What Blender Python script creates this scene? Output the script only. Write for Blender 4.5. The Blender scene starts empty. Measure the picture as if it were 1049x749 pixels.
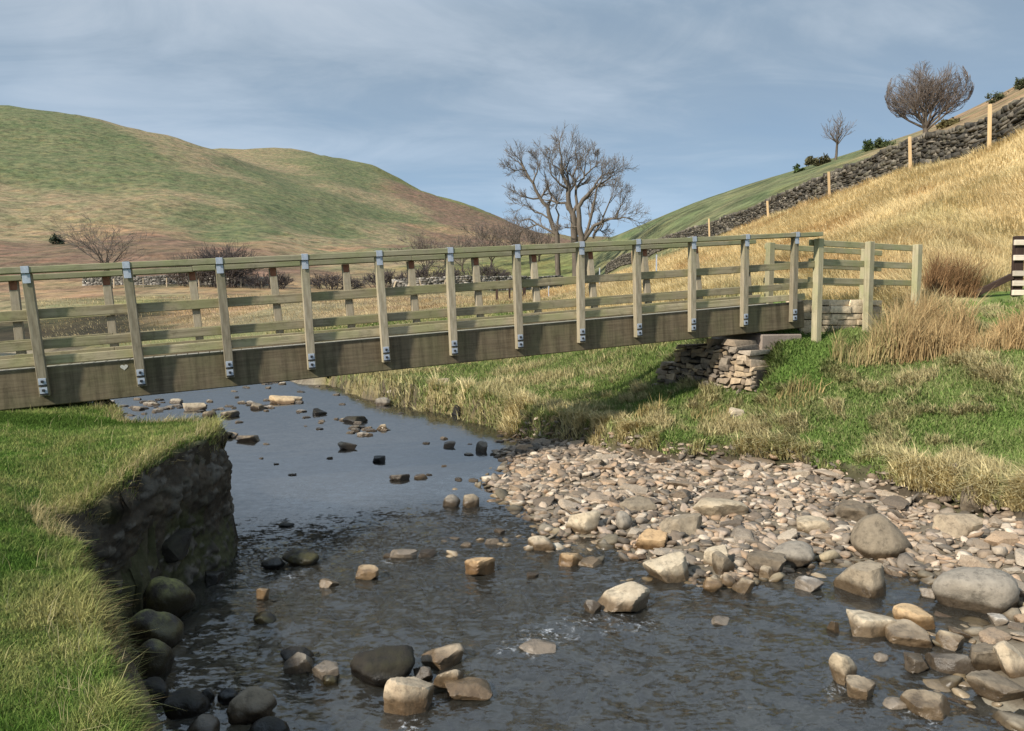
import bpy, bmesh, math, random
import numpy as np
from mathutils import Vector, Matrix

random.seed(7)
rng = np.random.default_rng(7)
scene = bpy.context.scene
COL = scene.collection
TAU = math.tau

# ------------------------------------------------------------------ camera
W0, H0, F = 1049.0, 749.0, 780.0
CAM_H = 2.4
HORIZON = 322.0
PITCH = math.atan((H0 / 2 - HORIZON) / F)
CP, SP = math.cos(PITCH), math.sin(PITCH)

def ray(px, py):
    a = (px - W0 / 2) / F
    b = (H0 / 2 - py) / F
    return np.array([a, CP + b * SP, -SP + b * CP])

def P(px, py, Y):
    """world point on the sight line through a measured photo position, Y metres ahead"""
    d = ray(px, py)
    return np.array([0, 0, CAM_H]) + d * (Y / d[1])

def PZ(px, py, z):
    d = ray(px, py)
    return np.array([0, 0, CAM_H]) + d * ((z - CAM_H) / d[2])

cam_d = bpy.data.cameras.new("camera")
cam_d.sensor_width = 36.0
cam_d.lens = F / W0 * 36.0
cam_d.clip_start = 0.05
cam_d.clip_end = 6000
cam = bpy.data.objects.new("camera", cam_d)
COL.objects.link(cam)
cam.location = (0, 0, CAM_H)
cam.rotation_euler = (math.pi / 2 - PITCH, 0, 0)
scene.camera = cam

# ------------------------------------------------------------------ numpy noise
def _hash(ix, iy, iz):
    h = (ix.astype(np.int64) * 374761393 + iy.astype(np.int64) * 668265263 + iz.astype(np.int64) * 2147483647) & 0xFFFFFFFF
    h = ((h ^ (h >> 13)) * 1274126177) & 0xFFFFFFFF
    h = ((h ^ (h >> 16)) * 2246822519) & 0xFFFFFFFF
    return ((h ^ (h >> 15)) & 0xFFFFFF) / float(0xFFFFFF) * 2 - 1

def vnoise(x, y, z=None):
    x = np.asarray(x, float); y = np.asarray(y, float)
    z = np.zeros_like(x) if z is None else np.asarray(z, float)
    xi, yi, zi = np.floor(x), np.floor(y), np.floor(z)
    fx, fy, fz = x - xi, y - yi, z - zi
    s = lambda t: t * t * t * (t * (t * 6 - 15) + 10)
    ux, uy, uz = s(fx), s(fy), s(fz)
    r = 0
    for dx in (0, 1):
        wx = ux if dx else 1 - ux
        for dy in (0, 1):
            wy = uy if dy else 1 - uy
            for dz in (0, 1):
                wz = uz if dz else 1 - uz
                r = r + wx * wy * wz * _hash(xi + dx, yi + dy, zi + dz)
    return r

def fbm(x, y, z=None, octv=4, gain=0.5):
    x = np.asarray(x, float); y = np.asarray(y, float)
    z = np.zeros_like(x) if z is None else np.asarray(z, float)
    a, r, n = 1.0, 0, 0
    for k in range(octv):
        r = r + a * vnoise(x * 2 ** k + 17.3 * k, y * 2 ** k - 9.1 * k, z * 2 ** k + 3.7 * k)
        n += a; a *= gain
    return r / n

def smooth(e0, e1, x):
    t = np.clip((x - e0) / (e1 - e0), 0, 1)
    return t * t * (3 - 2 * t)

# ------------------------------------------------------------------ thin plate fits
class TPS:
    def __init__(self, q, v, lam=1e-4, kern='tps'):
        q = np.asarray(q, float); v = np.asarray(v, float)
        self.q, self.kern = q, kern
        n, k = q.shape
        A = self.phi(np.linalg.norm(q[:, None] - q[None], axis=2)) + lam * np.eye(n)
        Pm = np.hstack([np.ones((n, 1)), q])
        M = np.zeros((n + k + 1, n + k + 1))
        M[:n, :n] = A; M[:n, n:] = Pm; M[n:, :n] = Pm.T
        b = np.zeros(n + k + 1); b[:n] = v
        self.w = np.linalg.solve(M, b); self.n = n
    def phi(self, r):
        if self.kern == 'lin':
            return -r
        return np.where(r > 1e-9, r * r * np.log(np.maximum(r, 1e-9)), 0)
    def __call__(self, q):
        q = np.asarray(q, float)
        out = np.empty(len(q))
        for i in range(0, len(q), 20000):
            c = q[i:i + 20000]
            d = np.sqrt(((c[:, None] - self.q[None]) ** 2).sum(2))
            out[i:i + 20000] = self.phi(d) @ self.w[:self.n] + self.w[self.n] + c @ self.w[self.n + 1:]
        return out

U = lambda px: (px - W0 / 2) / F
land = []                                   # (u, Y, z)
def cz(px, Y, z): land.append((U(px), Y, z))
def cy(px, py, Y):
    p = P(px, py, Y); land.append((p[0] / Y, Y, p[2]))

# left bank
for a in [(0, 3.0, .74), (140, 2.9, .74), (100, 4.4, .8), (0, 4.1, .95), (0, 5.3, 1.05), (60, 5.5, .86), (130, 6.2, 1.08), (208, 7.2, 1.2),
          (0, 6.8, 1.18), (100, 6.6, 1.17), (-150, 6, 1.2), (0, 9.6, 1.22), (95, 9.5, 1.2), (120, 8.6, 1.14), (0, 12, 1.2), (-150, 12, 1.25), (-150, 20, 1.1), (-200, 30, 1.0), (60, 2.0, .74), (300, 2.0, .6)]:
    cz(*a)
# right bank lip, slope, bridge end
for a in [(1049, 8.3, .48), (960, 9.35, .47), (860, 10.3, .48), (760, 11.7, .5), (640, 12.8, .52), (560, 15.2, .55), (500, 17.6, .6), (430, 19.6, .6),
          (370, 22.8, .62), (1049, 10.2, 1.0), (1049, 11.5, 1.68), (1049, 13.5, 2.38), (950, 11.5, 1.22), (860, 12.2, 1.18), (860, 13.3, 1.80), (800, 13.6, 1.80), (836, 14.0, 1.92), (900, 14.4, 2.02),
          (770, 12.8, .92), (700, 13.2, .86), (650, 14.6, .82), (560, 18, .85), (640, 18, 1.5), (560, 23, 1.05), (765, 14.9, 2.0), (720, 15.5, 1.75), (640, 24, 2.4), (560, 30, 2.1), (450, 36, 1.7),
          (300, 42, 1.2), (200, 47, 1.0), (50, 60, 1.2), (-100, 66, 1.4), (1200, 8, 1.2), (1200, 12, 2.6), (1300, 18, 5.5)]:
    cz(*a)
for a in [(787, 322, 15.4), (884, 322, 15.4), (937, 314, 15.2), (860, 308, 17.5), (780, 306, 18), (1040, 303, 16), (1049, 240, 21), (960, 255, 20), (900, 240, 24.5), (800, 252, 31), (700, 266, 44), (620, 286, 65),
          (700, 300, 24), (500, 313, 45), (300, 316, 60), (100, 313, 75), (0, 313, 80), (560, 309, 50),
          (1049, 135, 30), (1030, 145, 31), (940, 168, 37), (850, 201, 44), (780, 226, 55), (720, 246, 68), (660, 266, 88), (620, 282, 109), (560, 288, 112), (1200, 60, 27),
          (1049, 118, 40), (950, 155, 47), (850, 185, 57), (780, 212, 68), (700, 238, 85), (640, 262, 108),
          (1049, 84, 110), (1000, 114, 100), (950, 138, 83), (900, 151, 88), (830, 172, 95), (760, 196, 105), (700, 216, 116), (640, 240, 132), (600, 252, 150),
          (1049, 100, 200), (950, 150, 190), (830, 190, 200), (700, 236, 230), (620, 262, 260), (1250, -20, 110),
          (450, 298, 92), (510, 294, 100), (100, 292, 112), (270, 292, 112), (400, 298, 100), (0, 292, 115), (-150, 292, 115),
          (0, 266, 150), (200, 272, 150), (400, 264, 180), (500, 256, 230), (300, 268, 165),
          (0, 240, 220), (100, 236, 230), (300, 246, 250), (0, 180, 390), (150, 198, 390), (300, 218, 430), (400, 234, 460), (470, 234, 560),
          (-200, 90, 620), (0, 109, 620), (60, 114, 625), (90, 120, 630), (130, 130, 635), (180, 142, 640), (222, 154, 640), (262, 170, 630), (305, 190, 600), (350, 208, 560), (0, 122, 780), (90, 134, 790), (180, 154, 800), (222, 161, 810), (262, 168, 800), (225, 152, 1010), (255, 153, 1000), (290, 154, 1000), (330, 160, 980), (385, 172, 960), (430, 195, 950), (500, 216, 900), (560, 244, 850),
          (0, 140, 1150), (180, 172, 1250), (290, 174, 1400), (430, 212, 1400), (560, 258, 1300), (700, 262, 1300), (900, 230, 1200), (640, 256, 900), (-200, 110, 1200)]:
    cy(*a)
land = np.array(land)
QS = 2.0
land_fit = TPS(np.c_[land[:, 0] * QS, np.log(land[:, 1])], (land[:, 2] - CAM_H) / land[:, 1], lam=2e-5)

_lu = np.linspace(-.96, .99, 420); _ll = np.linspace(math.log(1.5), math.log(3200), 620)
_LG = land_fit(np.stack(np.meshgrid(_lu * QS, _ll), -1).reshape(-1, 2)).reshape(620, 420)
def land_e(u, lY):
    fu = np.clip((u - _lu[0]) / (_lu[1] - _lu[0]), 0, 418.999); fl = np.clip((lY - _ll[0]) / (_ll[1] - _ll[0]), 0, 618.999)
    iu, il = fu.astype(int), fl.astype(int); a, b = fu - iu, fl - il
    return (_LG[il, iu] * (1 - a) + _LG[il, iu + 1] * a) * (1 - b) + (_LG[il + 1, iu] * (1 - a) + _LG[il + 1, iu + 1] * a) * b

def land_z(x, y):
    Y = np.maximum(y, 1.6)
    u = np.clip(x / Y, -.95, .98)
    e = land_e(u, np.log(Y))
    z = CAM_H + e * Y
    far = smooth(110, 260, Y)
    mid = smooth(14, 30, Y)
    z = z + fbm(x / 1.3, y / 1.3, octv=3) * .045 * (1 - mid)
    z = z + fbm(x / 3.1 + 5, y / 3.1, octv=4) * .16 * mid * (1 - far)
    z = z + (fbm(x / 75 + 3, y / 130, octv=5) * 6.0 + fbm((x + .4 * y) / 22, (y - .4 * x) / 90, octv=4) * 2.2) * far
    # no dip is shaped here; the turf's darker band is colour only
    return z

# ------------------------------------------------------------------ river banks (plan outlines of the grass lips)
R_px = [(1049, 530, .2), (1005, 519, .2), (960, 508, .2), (910, 497, .2), (860, 489, .2), (810, 478, .2), (760, 470, .2), (700, 467, .2), (665, 463, .2), (640, 458, .2), (600, 447, .2), (560, 439, .2),
        (530, 434, .15), (500, 427, .15), (465, 420, .1), (430, 414, .1), (400, 409, .1), (372, 402, .1), (345, 392, .1), (300, 381, .1), (200, 371, .1), (90, 362, .1), (-60, 356, .1)]
R_xy = [PZ(*p)[:2] for p in R_px]
R_xy = [np.array(q) for q in [(15, -5), (12, 2), (8.6, 6.0), (6.6, 7.6)]] + R_xy + [np.array((-60, 66))]
L_xy = [np.array(q) for q in [(-.7, -5), (-.85, 1.2), (-1.28, 2.2), (-1.56, 2.9), (-1.92, 3.45), (-2.36, 4.1), (-2.72, 4.6), (-3.02, 5.05), (-3.36, 5.45), (-3.28, 5.8), (-3.12, 6.3), (-3.02, 6.8), (-2.95, 7.15),
        (-2.96, 7.5), (-3.15, 7.9), (-3.6, 8.3), (-4.3, 8.8), (-5.4, 9.8), (-7.2, 11.5), (-9.5, 15), (-14, 23), (-22, 34), (-38, 46), (-60, 52)]]
river_poly = np.array(L_xy + R_xy[::-1])

def seg_dist(x, y, poly):
    d = np.full(x.shape, 1e9)
    for a, b in zip(poly[:-1], poly[1:]):
        ab = b - a
        t = np.clip(((x - a[0]) * ab[0] + (y - a[1]) * ab[1]) / (ab @ ab), 0, 1)
        d = np.minimum(d, np.hypot(x - a[0] - t * ab[0], y - a[1] - t * ab[1]))
    return d

def in_poly(x, y, poly):
    ins = np.zeros(x.shape, bool)
    n = len(poly)
    for i in range(n):
        (x0, y0), (x1, y1) = poly[i], poly[(i + 1) % n]
        c = (y0 > y) != (y1 > y)
        with np.errstate(divide='ignore', invalid='ignore'):
            xx = (x1 - x0) * (y - y0) / (y1 - y0 + 1e-12) + x0
        ins ^= c & (x < xx)
    return ins

def wob(x, y):
    k = np.clip((y - 4) / 4, .3, 1.6)
    return x + .13 * k * fbm(x * 1.6, y * 1.6, octv=3), y + .13 * k * fbm(x * 1.6 + 40, y * 1.6, octv=3)

def chan(x, y):
    """(inside?, distance to left lip, distance to right lip); positive distances"""
    xw, yw = wob(x, y)
    ins = in_poly(xw, yw, river_poly)
    return ins, seg_dist(xw, yw, L_xy), seg_dist(xw, yw, R_xy)

bed_pts = [(560, 458, .06), (620, 470, .13), (700, 480, .17), (800, 500, .2), (900, 512, .2), (1000, 540, .19), (1049, 560, .16), (520, 478, .03), (540, 508, .05), (600, 528, .1), (650, 548, .07), (720, 535, .12),
           (800, 528, .14), (740, 588, .03), (840, 556, .01), (880, 545, .1), (950, 568, .1), (1030, 582, .08), (1000, 655, .02), (1045, 700, .03), (1045, 640, .02), (790, 575, .0), (690, 575, .0),
           (470, 475, -.16), (400, 450, -.26), (350, 425, -.22), (440, 432, -.18), (505, 445, -.1), (300, 500, -.3), (400, 520, -.22), (500, 560, -.1), (600, 590, -.12), (700, 640, -.2), (820, 620, -.12),
           (870, 605, -.15), (950, 612, -.12), (500, 620, -.16), (400, 620, -.18), (250, 600, -.26), (600, 690, -.2), (760, 700, -.22), (880, 745, -.15), (500, 745, -.18), (350, 720, -.15), (230, 720, -.14),
           (900, 690, -.13), (850, 660, -.15), (200, 650, -.14), (250, 480, -.3), (300, 402, -.12), (200, 424, -.05), (140, 418, -.03), (355, 440, -.03), (120, 380, -.12), (1049, 745, -.05), (-100, 370, -.1), (480, 520, -.13), (840, 585, -.1), (760, 610, -.12)]
bq = np.array([PZ(p[0], p[1], 0)[:2] for p in bed_pts])
bed_fit = TPS(np.c_[bq[:, 0], bq[:, 1]], [p[2] for p in bed_pts], lam=.05, kern='lin')

def bed_z(x, y):
    xc, yc = np.clip(x, -12, 9), np.clip(y, 3.0, 26)
    b = bed_fit(np.c_[xc, yc])
    return b + .085 * fbm(x * 1.0, y * 1.3, octv=4)

def ground_all(x, y):
    """height, signed channel depth-in (positive = inside the channel), bed height"""
    x = np.asarray(x, float); y = np.asarray(y, float)
    z = land_z(x, y)
    near = (y < 70) & (x > -62) & (x < 16)
    d = np.full(x.shape, -9.0)
    b = np.zeros(x.shape)
    if near.any():
        xs, ys = x[near], y[near]
        ins, dl, dr = chan(xs, ys)
        bz = bed_z(xs, ys)
        bz = np.where(ys > 26, -.12, bz)
        cliff = smooth(5.0, 5.5, ys) * (1 - smooth(9.0, 10.0, ys))
        wl = .42 - .22 * cliff
        wl = np.where(ys > 12, 1.0, wl)
        wr = np.where(ys > 26, 1.2, np.where(ys > 12.5, .22, .30))
        tl = smooth(0, 1, dl / wl)
        tr = smooth(0, 1, dr / wr)
        zz = z[near]
        t = np.minimum(tl, tr)
        # the right lip stands a hand above the stones, then the soil drops to the bar
        zi = zz + (bz - zz) * t
        z[near] = np.where(ins, zi, zz)
        d[near] = np.where(ins, np.minimum(dl, dr), -np.minimum(dl, dr))
        b[near] = bz
    return z, d, b

def gz(x, y):
    return float(ground_all(np.array([x], float), np.array([y], float))[0][0])

# ------------------------------------------------------------------ mesh helpers
def mesh_np(name, verts, faces_list, mat=None, smooth_shade=False, colors=None):
    """faces_list: list of (n,k) index arrays"""
    me = bpy.data.meshes.new(name)
    verts = np.asarray(verts, np.float32)
    me.vertices.add(len(verts)); me.vertices.foreach_set("co", verts.ravel())
    fl = [np.asarray(f, np.int32) for f in faces_list if len(f)]
    nl = sum(f.size for f in fl); nf = sum(len(f) for f in fl)
    me.loops.add(nl); me.loops.foreach_set("vertex_index", np.concatenate([f.ravel() for f in fl]))
    starts, s = [], 0
    for f in fl:
        starts.append(s + np.arange(len(f)) * f.shape[1]); s += f.size
    me.polygons.add(nf); me.polygons.foreach_set("loop_start", np.concatenate(starts).astype(np.int32))
    if smooth_shade:
        me.polygons.foreach_set("use_smooth", np.ones(nf, bool))
    if colors is not None:
        a = me.attributes.new("Col", 'FLOAT_COLOR', 'POINT')
        c = np.ones((len(verts), 4), np.float32); c[:, :3] = colors
        a.data.foreach_set("color", c.ravel())
    me.update(calc_edges=True)
    if mat: me.materials.append(mat)
    return me

def link(name, me, parent=None, loc=None):
    o = bpy.data.objects.new(name, me)
    COL.objects.link(o)
    if parent: o.parent = parent
    if loc is not None: o.location = loc
    return o

def tag(o, label=None, cat=None, group=None, kind=None):
    if label: o['label'] = label
    if cat: o['category'] = cat
    if group: o['group'] = group
    if kind: o['kind'] = kind
    return o

def empty(name, label, cat, loc=(0, 0, 0), group=None):
    o = bpy.data.objects.new(name, None); COL.objects.link(o)
    o.location = loc; o.empty_display_size = .2
    return tag(o, label, cat, group)

class MB:
    """collects boxes into one mesh"""
    def __init__(self): self.bm = bmesh.new()
    def box(self, x0, x1, y0, y1, z0, z1, shear=(0, 0), jit=0.0, bev=.006):
        """shear: offset of the top face in x,y"""
        sx, sy = shear
        j = lambda: random.uniform(-jit, jit)
        co = [(x0, y0, z0), (x1, y0, z0), (x1, y1, z0), (x0, y1, z0), (x0 + sx, y0 + sy, z1), (x1 + sx, y0 + sy, z1), (x1 + sx, y1 + sy, z1), (x0 + sx, y1 + sy, z1)]
        v = [self.bm.verts.new((c[0] + j(), c[1] + j(), c[2] + j())) for c in co]
        fs = [self.bm.faces.new([v[i] for i in f]) for f in ((0, 3, 2, 1), (4, 5, 6, 7), (0, 1, 5, 4), (1, 2, 6, 5), (2, 3, 7, 6), (3, 0, 4, 7))]
        if bev:
            es = set(e for f in fs for e in f.edges)
            bmesh.ops.bevel(self.bm, geom=list(es), offset=bev, segments=1, affect='EDGES', profile=.5)
    def beam(self, a, b, w, h, up=(0, 0, 1), bev=.005):
        a, b = Vector(a), Vector(b)
        x = (b - a); L = x.length; x.normalize()
        y = Vector(up).cross(x).normalized(); z = x.cross(y)
        M = Matrix((x, y, z)).transposed().to_4x4(); M.translation = a
        n = len(self.bm.verts)
        self.box(0, L, -w / 2, w / 2, -h / 2, h / 2, bev=bev)
        self.bm.verts.ensure_lookup_table()
        for v in self.bm.verts[n:]: v.co = M @ v.co
    def mesh(self, name, mat):
        me = bpy.data.meshes.new(name); self.bm.normal_update()
        self.bm.to_mesh(me); self.bm.free(); me.materials.append(mat)
        return me

# ------------------------------------------------------------------ node helpers
class NT:
    def __init__(self, name):
        self.m = bpy.data.materials.new(name); self.m.use_nodes = True
        self.t = self.m.node_tree; self.t.nodes.clear()
        self.out = self.n('ShaderNodeOutputMaterial')
    def n(self, typ, **kw):
        nd = self.t.nodes.new(typ)
        for k, v in kw.items():
            if k.startswith('i_'): nd.inputs[k[2:].replace('_', ' ')].default_value = v
            else: setattr(nd, k, v)
        return nd
    def l(self, a, b): self.t.links.new(a, b)
    def coord(self, which='Object', scale=(1, 1, 1), rot=(0, 0, 0)):
        tc = self.n('ShaderNodeTexCoord'); mp = self.n('ShaderNodeMapping')
        mp.inputs['Scale'].default_value = scale; mp.inputs['Rotation'].default_value = rot
        self.l(tc.outputs[which], mp.inputs['Vector']); return mp.outputs['Vector']
    def noise(self, vec, scale, detail=5, rough=.55, dist=0):
        nd = self.n('ShaderNodeTexNoise'); nd.inputs['Scale'].default_value = scale; nd.inputs['Detail'].default_value = detail
        nd.inputs['Roughness'].default_value = rough; nd.inputs['Distortion'].default_value = dist
        self.l(vec, nd.inputs['Vector']); return nd.outputs['Fac']
    def ramp(self, fac, stops, interp='LINEAR'):
        r = self.n('ShaderNodeValToRGB'); cr = r.color_ramp; cr.interpolation = interp
        while len(cr.elements) < len(stops): cr.elements.new(.5)
        for e, (p, c) in zip(cr.elements, stops):
            e.position = p
            if not isinstance(c, (tuple, list)): c = (c, c, c)
            e.color = (*c, 1)
        self.l(fac, r.inputs['Fac']); return r.outputs['Color']
    def mix(self, fac, a, b, mode='MIX'):
        m = self.n('ShaderNodeMix'); m.data_type = 'RGBA'; m.blend_type = mode
        for s, v in ((m.inputs[0], fac), (m.inputs[6], a), (m.inputs[7], b)):
            if hasattr(v, 'is_linked') or hasattr(v, 'links'): self.l(v, s)
            elif isinstance(v, (tuple, list)): s.default_value = (*v, 1) if len(v) == 3 else v
            else: s.default_value = v if s.type == 'VALUE' else (v, v, v, 1)
        return m.outputs[2]
    def math(self, op, a, b=0.0):
        m = self.n('ShaderNodeMath'); m.operation = op
        for s, v in ((m.inputs[0], a), (m.inputs[1], b)):
            if hasattr(v, 'links'): self.l(v, s)
            else: s.default_value = v
        return m.outputs[0]
    def attr(self, name='Col'):
        a = self.n('ShaderNodeAttribute'); a.attribute_name = name; return a.outputs['Color']
    def bump(self, h, strength=.4, dist=.02, normal=None):
        b = self.n('ShaderNodeBump'); b.inputs['Strength'].default_value = strength; b.inputs['Distance'].default_value = dist
        self.l(h, b.inputs['Height'])
        if normal: self.l(normal, b.inputs['Normal'])
        return b.outputs['Normal']
    def principled(self, color, rough=.8, normal=None, spec=.3, metallic=0):
        p = self.n('ShaderNodeBsdfPrincipled')
        if hasattr(color, 'links'): self.l(color, p.inputs['Base Color'])
        else: p.inputs['Base Color'].default_value = (*color, 1)
        if hasattr(rough, 'links'): self.l(rough, p.inputs['Roughness'])
        else: p.inputs['Roughness'].default_value = rough
        p.inputs['Specular IOR Level'].default_value = spec; p.inputs['Metallic'].default_value = metallic
        if normal: self.l(normal, p.inputs['Normal'])
        self.l(p.outputs[0], self.out.inputs[0]); return p

def wood_mat(name, axis, dark, light, green, gfac=.5, grime=.5, streak=0):
    m = NT(name)
    sc = {'x': (.7, 14, 14), 'z': (14, 14, .7)}[axis]
    v = m.coord('Object', sc); v0 = m.coord('Object')
    oi = m.n('ShaderNodeObjectInfo')
    g = m.noise(v, 2.2, 6, .65)
    c = m.ramp(g, [(.3, dark), (.7, light)])
    big = m.noise(v0, 1.7, 4, .6)
    c = m.mix(m.math('MULTIPLY', m.ramp(big, [(.42, 0), (.62, 1)]), gfac), c, green)
    st = m.noise(v0, 6.5, 5, .7)
    c = m.mix(m.math('MULTIPLY', m.ramp(st, [(.52, 0), (.7, 1)]), grime), c, tuple(.45 * x for x in dark))
    if streak:                                          # rain stains running down the board
        sn = m.noise(m.coord('Object', (5, 5, .35)), 1.6, 6, .7, .3)
        c = m.mix(streak, c, m.mix(1.0, c, m.ramp(sn, [(.36, .45), (.5, 1), (.68, 1.5)]), 'MULTIPLY'))
    var = m.math('ADD', m.math('MULTIPLY', oi.outputs['Random'], .5), .75)
    c = m.mix(1.0, c, var, 'MULTIPLY')
    m.principled(c, .85, m.bump(g, .35, .01), .2)
    return m.m

M = {}
M['beam'] = wood_mat('glulam_beam', 'x', (.118, .090, .056), (.215, .172, .108), (.145, .14, .07), .5, .4, streak=.6)
M['post'] = wood_mat('weathered_post', 'z', (.22, .18, .12), (.42, .36, .26), (.22, .22, .11), .35, .35)
M['rail'] = wood_mat('mossy_rail', 'x', (.19, .155, .095), (.40, .34, .22), (.23, .23, .10), .65, .5)
M['handrail'] = wood_mat('mossy_handrail', 'x', (.20, .18, .11), (.40, .36, .24), (.25, .27, .12), .7, .35)
M['deck'] = wood_mat('deck_boards', 'x', (.24, .22, .18), (.42, .40, .34), (.2, .22, .12), .3, .3)
M['fencerail'] = wood_mat('fence_rail_wood', 'x', (.17, .15, .09), (.34, .30, .19), (.2, .21, .09), .6, .3)
M['fencepost'] = wood_mat('fence_post_wood', 'z', (.22, .19, .12), (.40, .35, .23), (.23, .24, .11), .5, .3)
M['newwood'] = wood_mat('new_stake_wood', 'z', (.42, .285, .14), (.60, .43, .25), (.45, .35, .18), .2, .1)
M['palewood'] = wood_mat('pale_rail_wood', 'x', (.48, .40, .31), (.66, .57, .46), (.5, .45, .3), .2, .15)
M['oldstake'] = wood_mat('old_stake_wood', 'z', (.34, .26, .17), (.52, .42, .30), (.3, .28, .15), .2, .2)
M['darkwood'] = wood_mat('dark_stained_wood', 'z', (.030, .018, .014), (.065, .042, .032), (.04, .035, .02), .2, .2)
M['darkbrace'] = wood_mat('dark_stained_brace', 'x', (.035, .02, .016), (.075, .048, .036), (.04, .035, .02), .2, .2)

def metal_mat(name, c1, c2, rough, metallic):
    m = NT(name); v = m.coord('Object')
    c = m.ramp(m.noise(v, 18, 5, .7), [(.3, c1), (.7, c2)])
    m.principled(c, rough, m.bump(m.noise(v, 60, 3), .1, .004), .5, metallic); return m.m
M['galv'] = metal_mat('galvanised_steel', (.27, .30, .34), (.47, .51, .57), .6, .25)
M['rust'] = metal_mat('rusty_steel', (.13, .045, .02), (.26, .11, .055), .8, .1)
M['bolt'] = metal_mat('dark_bolt', (.02, .02, .022), (.06, .06, .06), .5, .6)
M['heart'] = metal_mat('pale_paint', (.34, .33, .29), (.5, .49, .44), .8, 0)

# ground
def ground_mat():
    m = NT('ground_cover'); col = m.attr('Col'); v = m.coord('Object')
    fine = m.noise(v, 9, 6, .7); med = m.noise(v, .9, 6, .65); big = m.noise(v, .09, 7, .65)
    c = m.mix(1.0, col, m.ramp(fine, [(.25, .62), (.75, 1.38)]), 'MULTIPLY')
    c = m.mix(1.0, c, m.ramp(med, [(.3, .78), (.7, 1.22)]), 'MULTIPLY')
    st = m.noise(m.coord('Object', (.05, .02, .05), (0, 0, .5)), 5, 9, .74, .4)
    hf = m.n('ShaderNodeAttribute'); hf.attribute_name = 'far'
    tint = m.ramp(st, [(.36, (.70, .76, .70)), (.5, (1, 1, 1)), (.64, (1.25, 1.12, .98))])
    c = m.mix(hf.outputs['Fac'], c, m.mix(1.0, c, tint, 'MULTIPLY'))
    tint2 = m.ramp(big, [(.36, (.80, .90, .74)), (.64, (1.2, 1.06, 1.02))])
    c = m.mix(hf.outputs['Fac'], c, m.mix(1.0, c, tint2, 'MULTIPLY'))
    sp = m.ramp(m.noise(v, .22, 9, .85), [(.34, 1.3), (.48, 1), (.57, .52)])
    c = m.mix(hf.outputs['Fac'], c, m.mix(1.0, c, sp, 'MULTIPLY'))
    b1 = m.bump(fine, .6, .03)
    m.principled(c, .95, b1, .1)
    return m.m
M['ground'] = ground_mat()

def blade_mat(name):
    m = NT(name); col = m.attr('Col')
    d = m.n('ShaderNodeBsdfDiffuse'); t = m.n('ShaderNodeBsdfTranslucent')
    m.l(col, d.inputs[0]); m.l(col, t.inputs[0])
    mx = m.n('ShaderNodeMixShader'); mx.inputs[0].default_value = .28
    m.l(d.outputs[0], mx.inputs[1]); m.l(t.outputs[0], mx.inputs[2]); m.l(mx.outputs[0], m.out.inputs[0])
    return m.m
M['blade'] = blade_mat('grass_blades')
M['leaf'] = blade_mat('bush_leaves')

def stone_attr_mat(name, bump=.5):
    m = NT(name); v = m.coord('Object')
    c = m.mix(1.0, m.attr('Col'), m.ramp(m.noise(v, 14, 6, .7), [(.3, .6), (.7, 1.35)]), 'MULTIPLY')
    m.principled(c, .9, m.bump(m.noise(v, 26, 5, .7), bump, .02), .2)
    return m.m
M['wallstone'] = stone_attr_mat('wall_stone')

def rock_mat(name, stops, moss=None, mossamt=0.0, wet=.10, grain=1.0, rnd=.5):
    """stops: colours picked by the object's own random number and noise; wet = height of the dark wet band"""
    m = NT(name); v = m.coord('Object'); oi = m.n('ShaderNodeObjectInfo'); geo = m.n('ShaderNodeNewGeometry')
    big = m.noise(v, 3.2 * grain, 5, .65, .4); fine = m.noise(v, 16 * grain, 6, .72)
    f = m.math('ADD', m.math('MULTIPLY', big, 1 - rnd), m.math('MULTIPLY', oi.outputs['Random'], rnd))
    n = len(stops)
    c = m.ramp(f, [(.18 + .64 * i / max(1, n - 1), s) for i, s in enumerate(stops)])
    c = m.mix(1.0, c, m.ramp(fine, [(.28, .68), (.5, 1.0), (.75, 1.25)]), 'MULTIPLY')
    crack = m.ramp(m.noise(v, 7 * grain, 7, .8), [(.40, .45), (.46, 1)])
    c = m.mix(.6, c, m.mix(1.0, c, crack, 'MULTIPLY'))
    if moss:
        sep = m.n('ShaderNodeSeparateXYZ'); m.l(geo.outputs['Normal'], sep.inputs[0])
        k = m.math('MULTIPLY', m.ramp(m.noise(v, 4.5, 5, .7), [(.42, 0), (.58, 1)]), mossamt)
        k = m.math('MULTIPLY', k, m.ramp(sep.outputs['Z'], [(.1, .25), (.7, 1)]))
        c = m.mix(k, c, moss)
    pz = m.n('ShaderNodeSeparateXYZ'); m.l(geo.outputs['Position'], pz.inputs[0])
    h = m.math('ADD', pz.outputs['Z'], m.math('MULTIPLY', m.math('SUBTRACT', big, .5), .10))
    wk = m.ramp(m.math('DIVIDE', h, max(wet, .01) * 2), [(.35, 1), (.6, 0)])
    c = m.mix(wk, c, m.mix(1.0, c, (.30, .26, .22), 'MULTIPLY'))
    rough = m.math('SUBTRACT', .88, m.math('MULTIPLY', wk, .55))
    m.principled(c, rough, m.bump(fine, .55, .02, m.bump(big, .4, .05)), .35)
    return m.m
M['r_tan'] = rock_mat('pale_sandstone', [(.23, .18, .125), (.34, .27, .18), (.45, .37, .26), (.32, .235, .15)])
M['r_grey'] = rock_mat('grey_stone', [(.12, .102, .08), (.19, .163, .128), (.27, .235, .185)])
M['r_brown'] = rock_mat('brown_stone', [(.12, .092, .062), (.20, .16, .11), (.28, .225, .155)])
M['r_orange'] = rock_mat('ochre_stone', [(.38, .24, .12), (.48, .335, .185), (.55, .43, .28)])
M['r_white'] = rock_mat('whitish_stone', [(.50, .46, .40), (.66, .62, .55)])
M['r_dark'] = rock_mat('dark_wet_stone', [(.009, .007, .005), (.018, .0145, .010), (.036, .029, .02)], (.024, .022, .009), .6, .09)
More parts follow.
